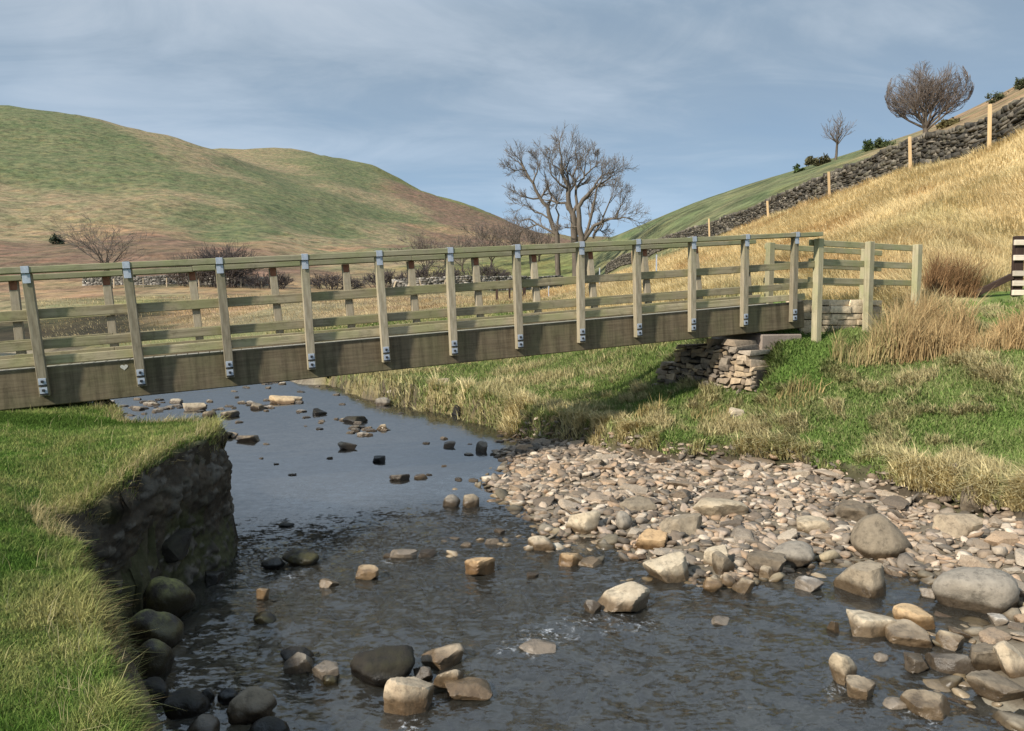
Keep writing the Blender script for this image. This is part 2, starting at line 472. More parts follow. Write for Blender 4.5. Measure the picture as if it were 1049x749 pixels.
M['r_moss'] = rock_mat('mossy_boulder_stone', [(.035, .028, .02), (.075, .06, .04)], (.20, .19, .06), .95, .22)
M['r_gravel'] = rock_mat('gravel_stone_mix', [(.14, .108, .078), (.24, .182, .125), (.35, .265, .185), (.42, .345, .255), (.21, .165, .12), (.37, .26, .165)], wet=.05, rnd=.8)
M['r_wetmix'] = rock_mat('stream_stone_mix', [(.12, .10, .075), (.22, .18, .13), (.34, .28, .2), (.40, .35, .28)], wet=.06, rnd=.8)

def pebble_mat():
    m = NT('pebbles'); v = m.coord('Object'); geo = m.n('ShaderNodeNewGeometry')
    c = m.mix(1.0, m.attr('Col'), m.ramp(m.noise(v, 22, 5, .7), [(.3, .7), (.7, 1.25)]), 'MULTIPLY')
    pz = m.n('ShaderNodeSeparateXYZ'); m.l(geo.outputs['Position'], pz.inputs[0])
    wk = m.ramp(m.math('ADD', m.math('MULTIPLY', pz.outputs['Z'], 5.0), .5), [(.56, 1), (.70, 0)])
    c = m.mix(wk, c, m.mix(1.0, c, (.50, .44, .36), 'MULTIPLY'))
    m.principled(c, m.math('SUBTRACT', .85, m.math('MULTIPLY', wk, .5)), m.bump(m.noise(v, 40, 4), .4, .01), .3)
    return m.m
M['pebble'] = pebble_mat()

def bark_mat(name, c1, c2):
    m = NT(name); v = m.coord('Object', (1, 1, .25))
    m.principled(m.ramp(m.noise(v, 2.5, 5, .7), [(.3, c1), (.7, c2)]), .9, None, .1); return m.m
M['bark'] = bark_mat('grey_bark', (.075, .06, .047), (.165, .138, .108))
M['twig'] = bark_mat('brown_twigs', (.12, .096, .08), (.19, .155, .13))
M['twig_grey'] = bark_mat('grey_twigs', (.125, .105, .088), (.19, .163, .138))
M['twig_dark'] = bark_mat('dark_twigs', (.070, .060, .055), (.12, .10, .092))
def concrete():
    m = NT('pinkish_concrete'); v = m.coord('Object')
    m.principled(m.ramp(m.noise(v, 5, 6, .7), [(.3, (.19, .15, .12)), (.7, (.32, .26, .215))]), .9, m.bump(m.noise(v, 30, 4), .3, .01), .2); return m.m
M['concrete'] = concrete()

# ------------------------------------------------------------------ GROUND SHEET
def axis(lo, hi, step, lo_end, hi_end, g_lo, g_hi):
    mid = np.arange(lo, hi, step)
    def out(start, end, g):
        r, s, p = [], step, start
        while abs(p) < abs(end) if end * start > 0 else (p < end):
            s *= g; p += s; r.append(p)
        return np.array(r)
    up = [];  p, s = mid[-1], step
    while p < hi_end: s *= g_hi; p += s; up.append(p)
    dn = [];  p, s = mid[0], step
    while p > lo_end: s *= g_lo; p -= s; dn.append(p)
    return np.r_[dn[::-1], mid, up]

gx = axis(-5.6, 8.4, .065, -1900, 1900, 1.034, 1.034)
gy = axis(1.8, 16.5, .065, -14, 2600, 1.12, 1.0235)
gx = np.unique(np.round(np.r_[gx, np.arange(-3.75, -2.5, .024)], 4)); gy = np.unique(np.round(np.r_[gy, np.arange(5.2, 8.6, .034)], 4))
GX, GY = np.meshgrid(gx, gy)
nx, ny = len(gx), len(gy)
x, y = GX.ravel(), GY.ravel()
gzv, gd, gb = ground_all(x, y)
# eroded faces: push the steep bank sideways so that it overhangs and crumbles
steep = (gd > 0.0) & (gd < .5) & (y < 30)
k = np.where(steep, 1.0, 0.0) * (gzv > -.05)
vx = x + k * (.13 * fbm(x * 3.5, y * 3.5, gzv * 4.5, 3) + .05 * fbm(x * 12, y * 12, gzv * 14, 3)); vy = y + k * (.13 * fbm(x * 3.5 + 30, y * 3.5, gzv * 4.5, 3) + .05 * fbm(x * 12 + 9, y * 12, gzv * 14, 3))
stony = smooth(.05, .3, gd)
gzv = gzv + stony * .02 * fbm(x * 6, y * 6, octv=2)

# land cover colours at plan positions (weights fall off in azimuth / log distance)
GRN, DKGRN, OLV, STR, GOLD = (.105, .165, .038), (.085, .150, .028), (.165, .170, .070), (.44, .35, .18), (.50, .385, .20)
BRK, HGR, HST, PEAT, BRH = (.175, .118, .086), (.128, .140, .074), (.230, .190, .118), (.042, .035, .022), (.255, .18, .112)
cover = [(0, 3, GRN), (140, 3, GRN), (0, 5, GRN), (150, 6, OLV), (0, 8, DKGRN), (150, 8.5, DKGRN), (0, 10, GRN), (-100, 20, GRN),
         (1049, 8.5, OLV), (900, 10.5, GRN), (760, 12, OLV), (640, 13.5, OLV), (560, 17, OLV), (450, 20, OLV), (1049, 11, GRN), (950, 12.5, GRN), (850, 13, DKGRN), (780, 14, DKGRN), (640, 18, GRN), (560, 22, GRN),
         (1049, 13.5, OLV), (1040, 15.5, GRN), (940, 15.5, STR), (1000, 18, STR), (1049, 24, GOLD), (900, 22, GOLD), (800, 28, GOLD), (700, 40, GOLD), (640, 60, GOLD), (700, 26, STR), (600, 30, STR), (1049, 29, GOLD), (850, 38, GOLD), (760, 50, GOLD),
         (560, 42, BRH), (500, 48, BRH), (400, 52, BRH), (300, 55, HST), (500, 36, GRN), (350, 40, OLV), (200, 44, OLV), (420, 32, GRN), (200, 60, BRH), (100, 62, PEAT), (20, 60, PEAT), (60, 55, PEAT), (130, 70, OLV), (30, 80, HST),
         (150, 85, HST), (250, 95, BRH), (80, 100, BRH), (350, 90, BRH), (450, 100, HST), (500, 115, OLV), (560, 125, OLV), (620, 118, HGR),
         (1049, 42, HGR), (950, 50, HGR), (850, 60, HGR), (760, 75, HGR), (690, 100, HGR), (640, 120, HGR), (850, 92, HGR), (760, 100, HGR), (960, 90, BRH), (1049, 100, BRH), (1010, 85, BRH), (1049, 60, BRH), (930, 85, HST),
         (50, 130, BRK), (150, 140, BRK), (300, 150, BRK), (400, 165, HST), (0, 170, BRK), (200, 190, BRK), (0, 225, HST), (120, 235, BRH), (280, 230, BRH), (350, 230, HST), (420, 240, HGR), (500, 240, BRK), (100, 300, HST), (20, 320, HST), (250, 300, HGR), (330, 300, HST),
         (60, 420, HGR), (180, 430, HGR), (260, 420, HGR), (0, 500, HGR), (120, 560, HGR), (220, 560, HST), (300, 560, HGR), (60, 640, HGR), (160, 650, HST), (400, 540, HGR), (400, 640, HST), (480, 640, BRK), (440, 740, BRK), (340, 800, HGR), (260, 850, HST), (430, 880, OLV), (520, 850, BRK),
         (350, 260, BRH), (430, 290, BRK), (500, 380, BRK), (60, 200, BRK), (150, 205, BRK), (250, 212, BRH), (480, 520, BRH), (120, 265, BRH),
         (200, 380, HST), (330, 400, HGR), (420, 400, HST), (480, 450, BRK), (540, 600, BRK)]
cq = np.array([(U(c[0]) * 3.4, math.log(c[1]) * 1.6) for c in cover]); cc = np.array([c[2] for c in cover])
def cover_col(x, y):
    Y = np.maximum(y, 1.6); u = np.clip(x / Y, -.9, .95)
    lY = np.log(Y); q0 = u * 3.4 + .34 * fbm(u * 7 + lY * 3, lY * 8, octv=6, gain=.62); q1 = lY * 1.6 + .34 * fbm(u * 7 + 50 + lY * 3, lY * 8, octv=6, gain=.62)
    out = np.zeros((len(x), 3))
    for i in range(0, len(x), 20000):
        d2 = (q0[i:i + 20000, None] - cq[None, :, 0]) ** 2 + (q1[i:i + 20000, None] - cq[None, :, 1]) ** 2
        w = 1 / (d2 + .003) ** 2.6
        out[i:i + 20000] = (w @ cc) / w.sum(1)[:, None]
    return out
gc = cover_col(x, y)
soil = np.array((.078, .062, .043)); bedc = np.array((.22, .19, .14)); grav = np.array((.14, .115, .082)); 
ts = smooth(-.03, .025, gd)[:, None]
inner = np.where((gzv > .0)[:, None], grav, bedc)
tw = smooth(.26, .45, gd)[:, None]
sv = fbm(x * 5, y * 5, gzv * 6, 4); sg = smooth(.12, .3, fbm(x * 2.3 + 7, y * 2.3, gzv * 2.3, 3))[:, None]
soilv = soil[None] * (1 + 1.1 * sv)[:, None] * (1 - .45 * sg) + np.array((.045, .055, .018))[None] * .45 * sg
fb = (smooth(12, 14, y) * smooth(-.15, .25, fbm(x * 2, y * 2, gzv * 3, 3)))[:, None]; soilv = soilv * (1 - fb) + np.array((.20, .165, .08))[None] * fb
ins_col = soilv * (1 - tw) + inner * tw
gc = gc * (1 - ts) + ins_col * ts
gf = smooth(30, 75, y) * 1.0
idx = np.arange(nx * ny).reshape(ny, nx)
quads = np.stack([idx[:-1, :-1], idx[:-1, 1:], idx[1:, 1:], idx[1:, :-1]], -1).reshape(-1, 4)
me = mesh_np('ground', np.c_[vx, vy, gzv], [quads], M['ground'], True, gc)
a = me.attributes.new('far', 'FLOAT', 'POINT'); a.data.foreach_set('value', gf.astype(np.float32))
tag(link('ground', me), kind='structure')

# ------------------------------------------------------------------ WATER
def water_mat():
    m = NT('stream_water')
    rapid = m.n('ShaderNodeAttribute'); rapid.attribute_name = 'rapid'
    foam = m.n('ShaderNodeAttribute'); foam.attribute_name = 'foam'
    geo = m.n('ShaderNodeNewGeometry')
    def vm(op, a, b):
        q = m.n('ShaderNodeVectorMath'); q.operation = op; m.l(a, q.inputs[0])
        if hasattr(b, 'links'): m.l(b, q.inputs[1])
        else: q.inputs[1].default_value = b
        return q.outputs[0]
    # ripple slopes: the surface normal tilted by two layers of noise
    tot = None
    for sc, rot, scale, k in (((.50, 1.1, 1), .22, 9, .60), ((.6, 1.1, 1), -.12, 25, .95)):
        nd = m.n('ShaderNodeTexNoise'); nd.inputs['Scale'].default_value = scale; nd.inputs['Detail'].default_value = 4; nd.inputs['Roughness'].default_value = .62; nd.inputs['Distortion'].default_value = .5
        m.l(m.coord('Object', sc, (0, 0, rot)), nd.inputs['Vector'])
        v = vm('MULTIPLY', vm('SUBTRACT', nd.outputs['Color'], (.5, .5, .5)), (k, k, 0))
        tot = v if tot is None else vm('ADD', tot, v)
    calm = m.n('ShaderNodeAttribute'); calm.attribute_name = 'calm'
    amp = m.math('ADD', m.math('MULTIPLY', rapid.outputs['Fac'], .9), m.math('SUBTRACT', .55, m.math('MULTIPLY', calm.outputs['Fac'], .37)))
    sc_ = m.n('ShaderNodeVectorMath'); sc_.operation = 'SCALE'; m.l(tot, sc_.inputs[0]); m.l(amp, sc_.inputs['Scale'])
    nrm = m.n('ShaderNodeVectorMath'); nrm.operation = 'NORMALIZE'; tilt = m.n('ShaderNodeCombineXYZ')                   # normals tilted, not the mesh, so the water mirrors higher, paler sky
    m.l(m.math('MULTIPLY', m.math('ADD', m.math('MULTIPLY', calm.outputs['Fac'], .06), .04), -1.0), tilt.inputs[1])
    m.l(vm('ADD', vm('ADD', geo.outputs['Normal'], sc_.outputs[0]), tilt.outputs[0]), nrm.inputs[0]); N = nrm.outputs[0]
    fr = m.n('ShaderNodeFresnel'); m.l(N, fr.inputs['Normal'])
    m.l(m.math('ADD', m.math('MULTIPLY', calm.outputs['Fac'], 3.6), 1.72), fr.inputs['IOR'])
    g = m.n('ShaderNodeBsdfGlossy'); m.l(m.math('ADD', m.math('MULTIPLY', calm.outputs['Fac'], .04), .07), g.inputs['Roughness']); m.l(N, g.inputs['Normal'])
    t = m.n('ShaderNodeBsdfTransparent'); t.inputs[0].default_value = (.90, .87, .79, 1)
    tb = m.n('ShaderNodeBsdfDiffuse'); tb.inputs[0].default_value = (.10, .092, .075, 1)
    tm = m.n('ShaderNodeMixShader'); tm.inputs[0].default_value = .22; m.l(t.outputs[0], tm.inputs[1]); m.l(tb.outputs[0], tm.inputs[2])
    mx = m.n('ShaderNodeMixShader'); m.l(fr.outputs[0], mx.inputs[0]); m.l(tm.outputs[0], mx.inputs[1]); m.l(g.outputs[0], mx.inputs[2])
    fo = m.noise(m.coord('Object', (1, .8, 1)), 15, 7, .8, .8)
    fk = m.math('MULTIPLY', m.ramp(fo, [(.54, 0), (.66, 1)]), m.ramp(foam.outputs['Fac'], [(.35, 0), (.9, .75)]))
    fd = m.n('ShaderNodeBsdfDiffuse'); fd.inputs[0].default_value = (.58, .60, .62, 1)
    mf = m.n('ShaderNodeMixShader'); m.l(fk, mf.inputs[0]); m.l(mx.outputs[0], mf.inputs[1]); m.l(fd.outputs[0], mf.inputs[2])
    m.l(mf.outputs[0], m.out.inputs[0]); return m.m
M['water'] = water_mat()
wx = axis(-4.5, 7.5, .05, -62, 16, 1.06, 1.06); wy = axis(2.6, 12.5, .05, -6, 70, 1.2, 1.04)
WX, WY = np.meshgrid(wx, wy); wxf, wyf = WX.ravel(), WY.ravel()
rap_pts = np.array([PZ(*p, 0)[:2] for p in [(450, 545), (620, 640), (560, 680), (300, 590), (700, 690), (400, 580), (220, 640), (850, 700), (520, 590), (760, 660), (350, 690), (300, 650), (980, 740), (620, 740), (450, 710)]])
rp = np.zeros(len(wxf))
for p in rap_pts: rp = np.maximum(rp, np.exp(-((wxf - p[0]) ** 2 + (wyf - p[1]) ** 2) / 1.1))
rp = np.clip(rp + .12 * fbm(wxf * .9, wyf * .6), 0, 1) * (wyf < 12)
far_r = .10 * smooth(14, 18, wyf) * smooth(-.1, .3, fbm(wxf * .4, wyf * .5))
rp = np.maximum(rp, far_r)
wz = (.25 * (1 - smooth(7, 10.5, wyf)) + rp) * .034 * fbm(wxf * 2.9 + .8 * wyf, wyf * 1.7, octv=4) + .004 * fbm(wxf * 1.1, wyf * .7, octv=3)
wi = np.arange(len(wxf)).reshape(WX.shape)
wq = np.stack([wi[:-1, :-1], wi[:-1, 1:], wi[1:, 1:], wi[1:, :-1]], -1).reshape(-1, 4)
me = mesh_np('water', np.c_[wxf, wyf, wz], [wq], M['water'], True)
a = me.attributes.new('rapid', 'FLOAT', 'POINT'); a.data.foreach_set('value', rp.astype(np.float32))
a = me.attributes.new('calm', 'FLOAT', 'POINT'); a.data.foreach_set('value', (smooth(6.3, 10.8, wyf + .25 * fbm(wxf, wyf) + 1.5 * fbm(wxf * .8 + 3, wyf * .5, octv=4)) * (1 - .5 * smooth(0, .6, rp))).astype(np.float32))
fm = np.zeros(len(wxf))
for px, py, r_ in [(612, 640, .16), (650, 636, .14), (560, 652, .18), (590, 645, .15), (548, 668, .12), (520, 664, .10), (415, 742, .10), (400, 575, .09), (300, 588, .10), (230, 610, .10), (655, 640, .12), (945, 735, .10), (860, 712, .10), (205, 720, .10), (350, 480, .0001)]:
    p = PZ(px, py, 0); fm = np.maximum(fm, np.exp(-((wxf - p[0]) ** 2 + (wyf - p[1]) ** 2 * .8) / (2 * r_ * r_)))
a = me.attributes.new('foam', 'FLOAT', 'POINT'); a.data.foreach_set('value', fm.astype(np.float32))
tag(link('water', me), kind='structure')

# ------------------------------------------------------------------ ROCKS
_ico = {}
def ico(n):
    if n not in _ico:
        bm = bmesh.new(); bmesh.ops.create_icosphere(bm, subdivisions=n, radius=1)
        _ico[n] = (np.array([v.co for v in bm.verts]), np.array([[v.index for v in f.verts] for f in bm.faces])); bm.free()
    return _ico[n]

def rock_shape(seed, sub=3, planes=13, sharp=18., rough=.05, lo=.62, hi=1.0):
    r = np.random.default_rng(seed)
    v, f = ico(sub)
    if sharp < 10:                                       # water-worn, rounded
        n = r.normal(size=(planes, 3)); n /= np.linalg.norm(n, axis=1)[:, None]
        h = r.uniform(lo, hi, planes)
        dots = np.maximum(v @ n.T, 1e-3) / h             # 1/radius per plane
        m = (np.sum(dots ** sharp, 1) + 1) ** (1 / sharp)
    else:                                                # broken block: six tilted faces and a few chipped corners
        q = np.array([[1, 0, 0], [-1, 0, 0], [0, 1, 0], [0, -1, 0], [0, 0, 1], [0, 0, -1]], float)
        a0 = r.uniform(0, TAU); q = np.c_[q[:, 0] * math.cos(a0) - q[:, 1] * math.sin(a0), q[:, 0] * math.sin(a0) + q[:, 1] * math.cos(a0), q[:, 2]]
        n = np.vstack([q + r.normal(0, .26, (6, 3)), r.normal(size=(6, 3)) * np.array([1, 1, .8])]); n /= np.linalg.norm(n, axis=1)[:, None]
        h = np.r_[r.uniform(.66, 1.0, 6), r.uniform(.80, 1.08, 6)]
        dots = np.maximum(v @ n.T, 1e-3) / h
        sh = sharp * 2.4
        m = np.max(dots, 1) * np.sum((dots / np.max(dots, 1)[:, None]) ** sh, 1) ** (1 / sh)
        m = (m ** 30 + (1 / 1.42) ** 30) ** (1 / 30)         # no needle-like corners
    rad = 1 / m
    o = r.uniform(0, 50, 3)
    rad = rad * (1 + (rough * 2 if sharp < 10 else rough * 1.5) * fbm(v[:, 0] * 1.7 + o[0], v[:, 1] * 1.7 + o[1], v[:, 2] * 1.7 + o[2], 4))
    return v * rad[:, None], f

def rock_mesh(name, seed, mat, dims, sub=4, **kw):
    v, f = rock_shape(seed, sub, **kw)
    e = np.abs(v).max(0)
    me = mesh_np(name, v / e * np.array(dims), [f], mat, True)
    if kw.get('sharp', 18.) >= 10: me.set_sharp_from_angle(angle=math.radians(24))
    return me

def put_rock(px, py, w, h, mat, label, seed, cat='boulder', name='boulder', rot=None, depth=.8, group=None, planes=13, sharp=18., z0=None, rough=.05, sub=4):
    """px, py: middle of the base line in the photo; w, h in photo pixels, turned into metres at that distance"""
    zb = 0.0
    for _ in range(3):
        p = PZ(px, py, zb)
        zb = max(0.0, gz(p[0], p[1])) if z0 is None else z0
    s = p[1] / F
    wm, hm = w * s / 2, h * s * .92
    dm = wm * depth
    c = .72 * hm
    me = rock_mesh(name, seed, M[mat], (wm, dm, c), sub=sub, planes=planes, sharp=sharp, rough=rough)
    o = link(name, me, loc=(p[0], p[1] + dm * .72, zb + hm - c))
    o.rotation_euler = (random.uniform(-.06, .06), random.uniform(-.08, .08), random.uniform(-.35, .35) if rot is None else rot)
    occupied.append((p[0], p[1] + dm * .7, max(wm, dm)))
    return tag(o, label, cat, group)
occupied = []
RND = dict(planes=26, sharp=9., rough=.06)
big = [
 # px, base py, w, h, material, label
 (907, 572, 68, 45, 'r_brown', 'smooth rounded brown boulder, biggest on the gravel bar', RND),
 (880, 536, 48, 22, 'r_brown', 'low brown rock just behind the smooth rounded boulder', dict(rough=.12)),
 (893, 612, 60, 36, 'r_brown', 'brown wet-sided boulder standing in the side pool below the rounded boulder', {}),
 (1020, 630, 96, 44, 'r_grey', 'broad grey-brown boulder at the right frame edge beside the side pool', RND),
 (979, 522, 18, 22, 'r_brown', 'small round boulder tucked under the right grass bank', RND),
 (1000, 534, 32, 26, 'r_brown', 'khaki round boulder against the right grass bank, right of a smaller one', RND),
 (988, 548, 50, 26, 'r_tan', 'sloping pale slab leaning below the two round bankside boulders', {}),
 (642, 628, 60, 27, 'r_tan', 'flat-topped pinkish angular rock alone in the fast water', dict(sharp=26.)),
 (608, 628, 20, 15, 'r_grey', 'small speckled grey rock touching the flat-topped pinkish rock', {}),
 (687, 597, 52, 27, 'r_tan', 'wedge-shaped sandstone rock at the water edge of the gravel bar', dict(sharp=24.)),
 (736, 580, 30, 24, 'r_tan', 'tan pointed rock topping the cluster right of the wedge-shaped rock', {}),
 (742, 590, 26, 22, 'r_brown', 'brown rock in the middle of the cluster by the side pool', {}),
 (731, 606, 22, 13, 'r_orange', 'ochre egg-shaped stone at the waterline of the rock cluster', RND),
 (764, 607, 26, 19, 'r_tan', 'leaning tan stone at the front of the rock cluster', {}),
 (746, 601, 18, 13, 'r_tan', 'small rounded tan stone between the egg-shaped and the leaning stones', RND),
 (790, 592, 46, 24, 'r_brown', 'dark-fronted brown boulder at the left end of the side pool', {}),
 (820, 581, 52, 24, 'r_grey', 'speckled grey-brown boulder backing the left end of the side pool', RND),
 (786, 594, 18, 14, 'r_tan', 'pale triangular stone leaning on the dark-fronted boulder', {}),
 (832, 606, 30, 15, 'r_white', 'pale grey flat-topped stone at the mouth of the side pool', {}),
 (670, 563, 40, 18, 'r_orange', 'ochre slab overhanging the water edge of the gravel bar', {}),
 (640, 546, 20, 20, 'r_grey', 'upright rounded grey stone on the edge of the gravel bar', RND),
 (598, 548, 38, 28, 'r_tan', 'reddish tan blocky rock on the left point of the gravel bar', {}),
 (655, 525, 40, 13, 'r_brown', 'long low brown slab lying across the gravel bar', {}),
 (700, 548, 50, 20, 'r_brown', 'hump-backed brown rock on the water edge of the gravel bar', {}),
 (740, 532, 56, 20, 'r_tan', 'broad orange-tinted slab in the middle of the gravel bar', {}),
 (834, 548, 44, 15, 'r_tan', 'low tan slab at the upper edge of the side pool', {}),
 (555, 565, 30, 15, 'r_tan', 'rounded grey-tan rock in the shallows off the gravel point', RND),
 (585, 580, 30, 15, 'r_orange', 'bright ochre rock in the shallows with a flat stone beside it', {}),
 (606, 582, 36, 8, 'r_tan', 'thin flat stone beside the bright ochre rock', {}),
 (491, 588, 34, 16, 'r_orange', 'cream and ochre rock alone in midstream', {}),
 (375, 594, 25, 13, 'r_orange', 'orange rock in the middle of the riffle', {}),
 (412, 573, 30, 11, 'r_white', 'whitish rock at the top of the riffle', {}),
 (437, 571, 20, 8, 'r_grey', 'small grey rock just right of the whitish riffle rock', {}),
 (335, 602, 20, 8, 'r_tan', 'low tan stone left of the orange riffle rock', {}),
 (268, 614, 13, 13, 'r_orange', 'small pale orange stone left in the riffle', {}),
 (551, 672, 40, 14, 'r_white', 'white-topped rock breaking the fast water', {}),
 (739, 642, 28, 8, 'r_white', 'thin whitish stone alone in the water below the rock cluster', {}),
 (390, 704, 76, 38, 'r_dark', 'large black moss-covered boulder in the lower stream', dict(planes=26, sharp=7., rough=.09)),
 (452, 684, 46, 18, 'r_tan', 'cream flat-topped rock behind right of the black boulder', {}),
 (417, 730, 56, 36, 'r_tan', 'pale faceted rock in front of the black boulder', {}),
 (433, 698, 24, 16, 'r_grey', 'small grey stone wedged between the pale faceted and cream rocks', {}),
 (458, 706, 32, 20, 'r_tan', 'tan block to the right of the wedged grey stone', {}),
 (478, 716, 58, 15, 'r_tan', 'long low cream rock at the right end of the pale cluster', {}),
 (305, 690, 34, 18, 'r_grey', 'pale grey domed rock left of the black boulder', {}),
 (300, 680, 38, 14, 'r_dark', 'dark stone poking up behind the pale grey domed rock', RND),
 (334, 697, 38, 13, 'r_white', 'flat whitish stone between the grey dome and the black boulder', {}),
 (337, 703, 18, 11, 'r_moss', 'small olive mossy stone in front of the flat whitish stone', RND),
 (251, 742, 56, 34, 'r_brown', 'two-toned brown and pink rock at the lower left of the stream', dict(planes=20, sharp=9.5, rough=.09)),
 (231, 722, 26, 16, 'r_dark', 'dark round stone behind the two-toned rock', RND),
 (210, 722, 22, 16, 'r_dark', 'dark stone left of the two-toned rock', RND),
 (270, 760, 50, 20, 'r_dark', 'dark wet stone at the bottom edge below the two-toned rock', RND),
 (268, 640, 26, 11, 'r_moss', 'small brown mossy stone awash below the riffle', RND),
 (305, 579, 40, 14, 'r_moss', 'low weed-covered rock at the left of the riffle', RND),
 (278, 582, 26, 9, 'r_dark', 'dark tail of rock left of the weed-covered rock', RND),
 (292, 540, 16, 4, 'r_dark', 'small dark stone awash in the smooth pool', RND),
 (160, 636, 62, 44, 'r_moss', 'large boulder with yellow-green moss under the left bank', RND),
 (152, 664, 56, 40, 'r_moss', 'brown mossy boulder second in the row under the left bank', RND),
 (150, 694, 46, 40, 'r_moss', 'dark round boulder third in the row under the left bank', RND),
 (148, 722, 42, 26, 'r_dark', 'low dark boulder fourth in the row under the left bank', RND),
 (170, 608, 50, 28, 'r_dark', 'dark wet rock at the foot of the left bank cliff', {}),
 (215, 598, 26, 14, 'r_dark', 'small dark rock at the outer corner of the cliff foot', {}),
 (125, 625, 26, 28, 'r_dark', 'dark rock squeezed between the turf and the mossy boulder', {}),
 (185, 735, 50, 24, 'r_dark', 'broad dark wet rock near the bottom of the left bank', RND),
 (205, 760, 46, 22, 'r_grey', 'grey smooth stone at the bottom edge by the left bank', RND),
 (942, 645, 40, 26, 'r_orange', 'yellow-tan blocky rock topping the right-hand rock pile', {}),
 (898, 652, 52, 20, 'r_tan', 'low triangular tan rock just left of the right-hand pile', {}),
 (942, 663, 54, 20, 'r_tan', 'tan slab under the yellow-tan block', {}),
 (977, 666, 34, 20, 'r_tan', 'cracked pinkish block right of the tan slab', {}),
 (982, 690, 46, 20, 'r_grey', 'grey flat-faced rock low in the right-hand pile', {}),
 (1012, 690, 38, 36, 'r_brown', 'upright khaki faceted rock in the right-hand pile', {}),
 (1042, 692, 34, 34, 'r_tan', 'pale tan block beyond the upright khaki rock at the right edge', {}),
 (1030, 720, 60, 26, 'r_brown', 'broad brown rock with dark base at the lower right corner', {}),
 (943, 688, 34, 18, 'r_grey', 'small grey-pink rock in front of the tan slab', {}),
 (868, 702, 30, 34, 'r_tan', 'reddish-white peaked rock standing in the lower right water', {}),
 (885, 718, 36, 20, 'r_tan', 'sandstone lump in front of the reddish-white peaked rock', {}),
 (921, 727, 28, 9, 'r_white', 'oval whitish stone in the lower right water', RND),
 (960, 738, 56, 24, 'r_tan', 'brown and cream jagged rock near the bottom right', {}),
 (905, 678, 18, 9, 'r_white', 'small whitish stone between the triangular and peaked rocks', RND),
 (1027, 641, 24, 11, 'r_white', 'whitish stone under the edge of the broad grey-brown boulder', {}),
 (954, 613, 22, 10, 'r_white', 'pale flat stone between the side pool boulders', {}),
 (856, 648, 14, 14, 'r_brown', 'small brown stone left of the low triangular rock', {}),
 (462, 520, 19, 14, 'r_grey', 'left of two grey stones side by side off the bar end', dict(planes=16, sharp=9.5, rough=.08)),
 (481, 520, 20, 16, 'r_brown', 'right of two stones side by side off the bar end, browner and taller', dict(planes=16, sharp=9.5, rough=.08)),
 (775, 394, 26, 18, 'r_tan', 'upper squared stone fallen beside the abutment on the green bank', {}),
 (757, 412, 22, 13, 'r_tan', 'pale fallen stone at the right foot of the abutment', {}),
 (722, 414, 16, 10, 'r_grey', 'grey fallen stone in the rushes below the abutment', {}),
 (98, 425, 32, 17, 'r_dark', 'dark clod of rock at the far end of the left turf', dict(rough=.12, z0=1.12)),
 (392, 416, 16, 9, 'r_grey', 'grey boulder off the far right bank under the bridge', {}),
 (471, 428, 20, 14, 'r_dark', 'dark clod fallen from the right bank into the stream', dict(rough=.12)),
 (453, 418, 16, 10, 'r_tan', 'pale stone under the right bank left of the dark clod', {}),
 (355, 461, 20, 9, 'r_grey', 'low grey stone in front of the little midstream shoal', {}),
 (388, 474, 15, 7, 'r_dark', 'single dark stone in the smooth midstream water', {}),
 (408, 493, 22, 8, 'r_grey', 'low pale-topped grey stone in the smooth water', {}),
 (430, 491, 16, 5, 'r_brown', 'thin stone just right of the low pale-topped one', {}),
 (494, 464, 14, 12, 'r_grey', 'grey block standing off the far tip of the gravel bar', {}),
 (460, 459, 13, 7, 'r_grey', 'dark grey cube-like stone off the gravel bar', {}),
 (226, 450, 20, 8, 'r_dark', 'dark stone beside a pale one beyond the cliff corner', {}),
 (237, 449, 16, 7, 'r_tan', 'pale stone beside the dark one beyond the cliff corner', {}),
 (252, 453, 28, 7, 'r_brown', 'flat brown stone right of the pair beyond the cliff corner', {}),
 (325, 426, 18, 8, 'r_dark', 'dark brown stone left of the midstream shoal, farther up', {}),
 (212, 428, 18, 8, 'r_brown', 'tan hump at the near edge of the upstream shoal', {}),
 (232, 428, 22, 8, 'r_brown', 'brown stone at the right end of the upstream shoal', {}),
 (196, 421, 26, 9, 'r_tan', 'largest pinkish stone of the upstream shoal', {}),
 (288, 414, 30, 10, 'r_orange', 'ochre slab topping the far midstream shoal', {}),
 (300, 412, 18, 7, 'r_tan', 'tan slab at the right end of the far midstream shoal', {}),
 (262, 420, 16, 8, 'r_brown', 'brown stone at the left end of the far midstream shoal', {}),
 (362, 434, 26, 8, 'r_dark', 'dark flat stone topping the little midstream shoal', {}),
 (391, 441, 14, 8, 'r_tan', 'rounded tan stone at the right end of the little midstream shoal', {}),
]
for i, (px, py, w, h, mt, lab, kw) in enumerate(big):
    put_rock(px, py, w, h, mt, lab, 100 + i, **kw)

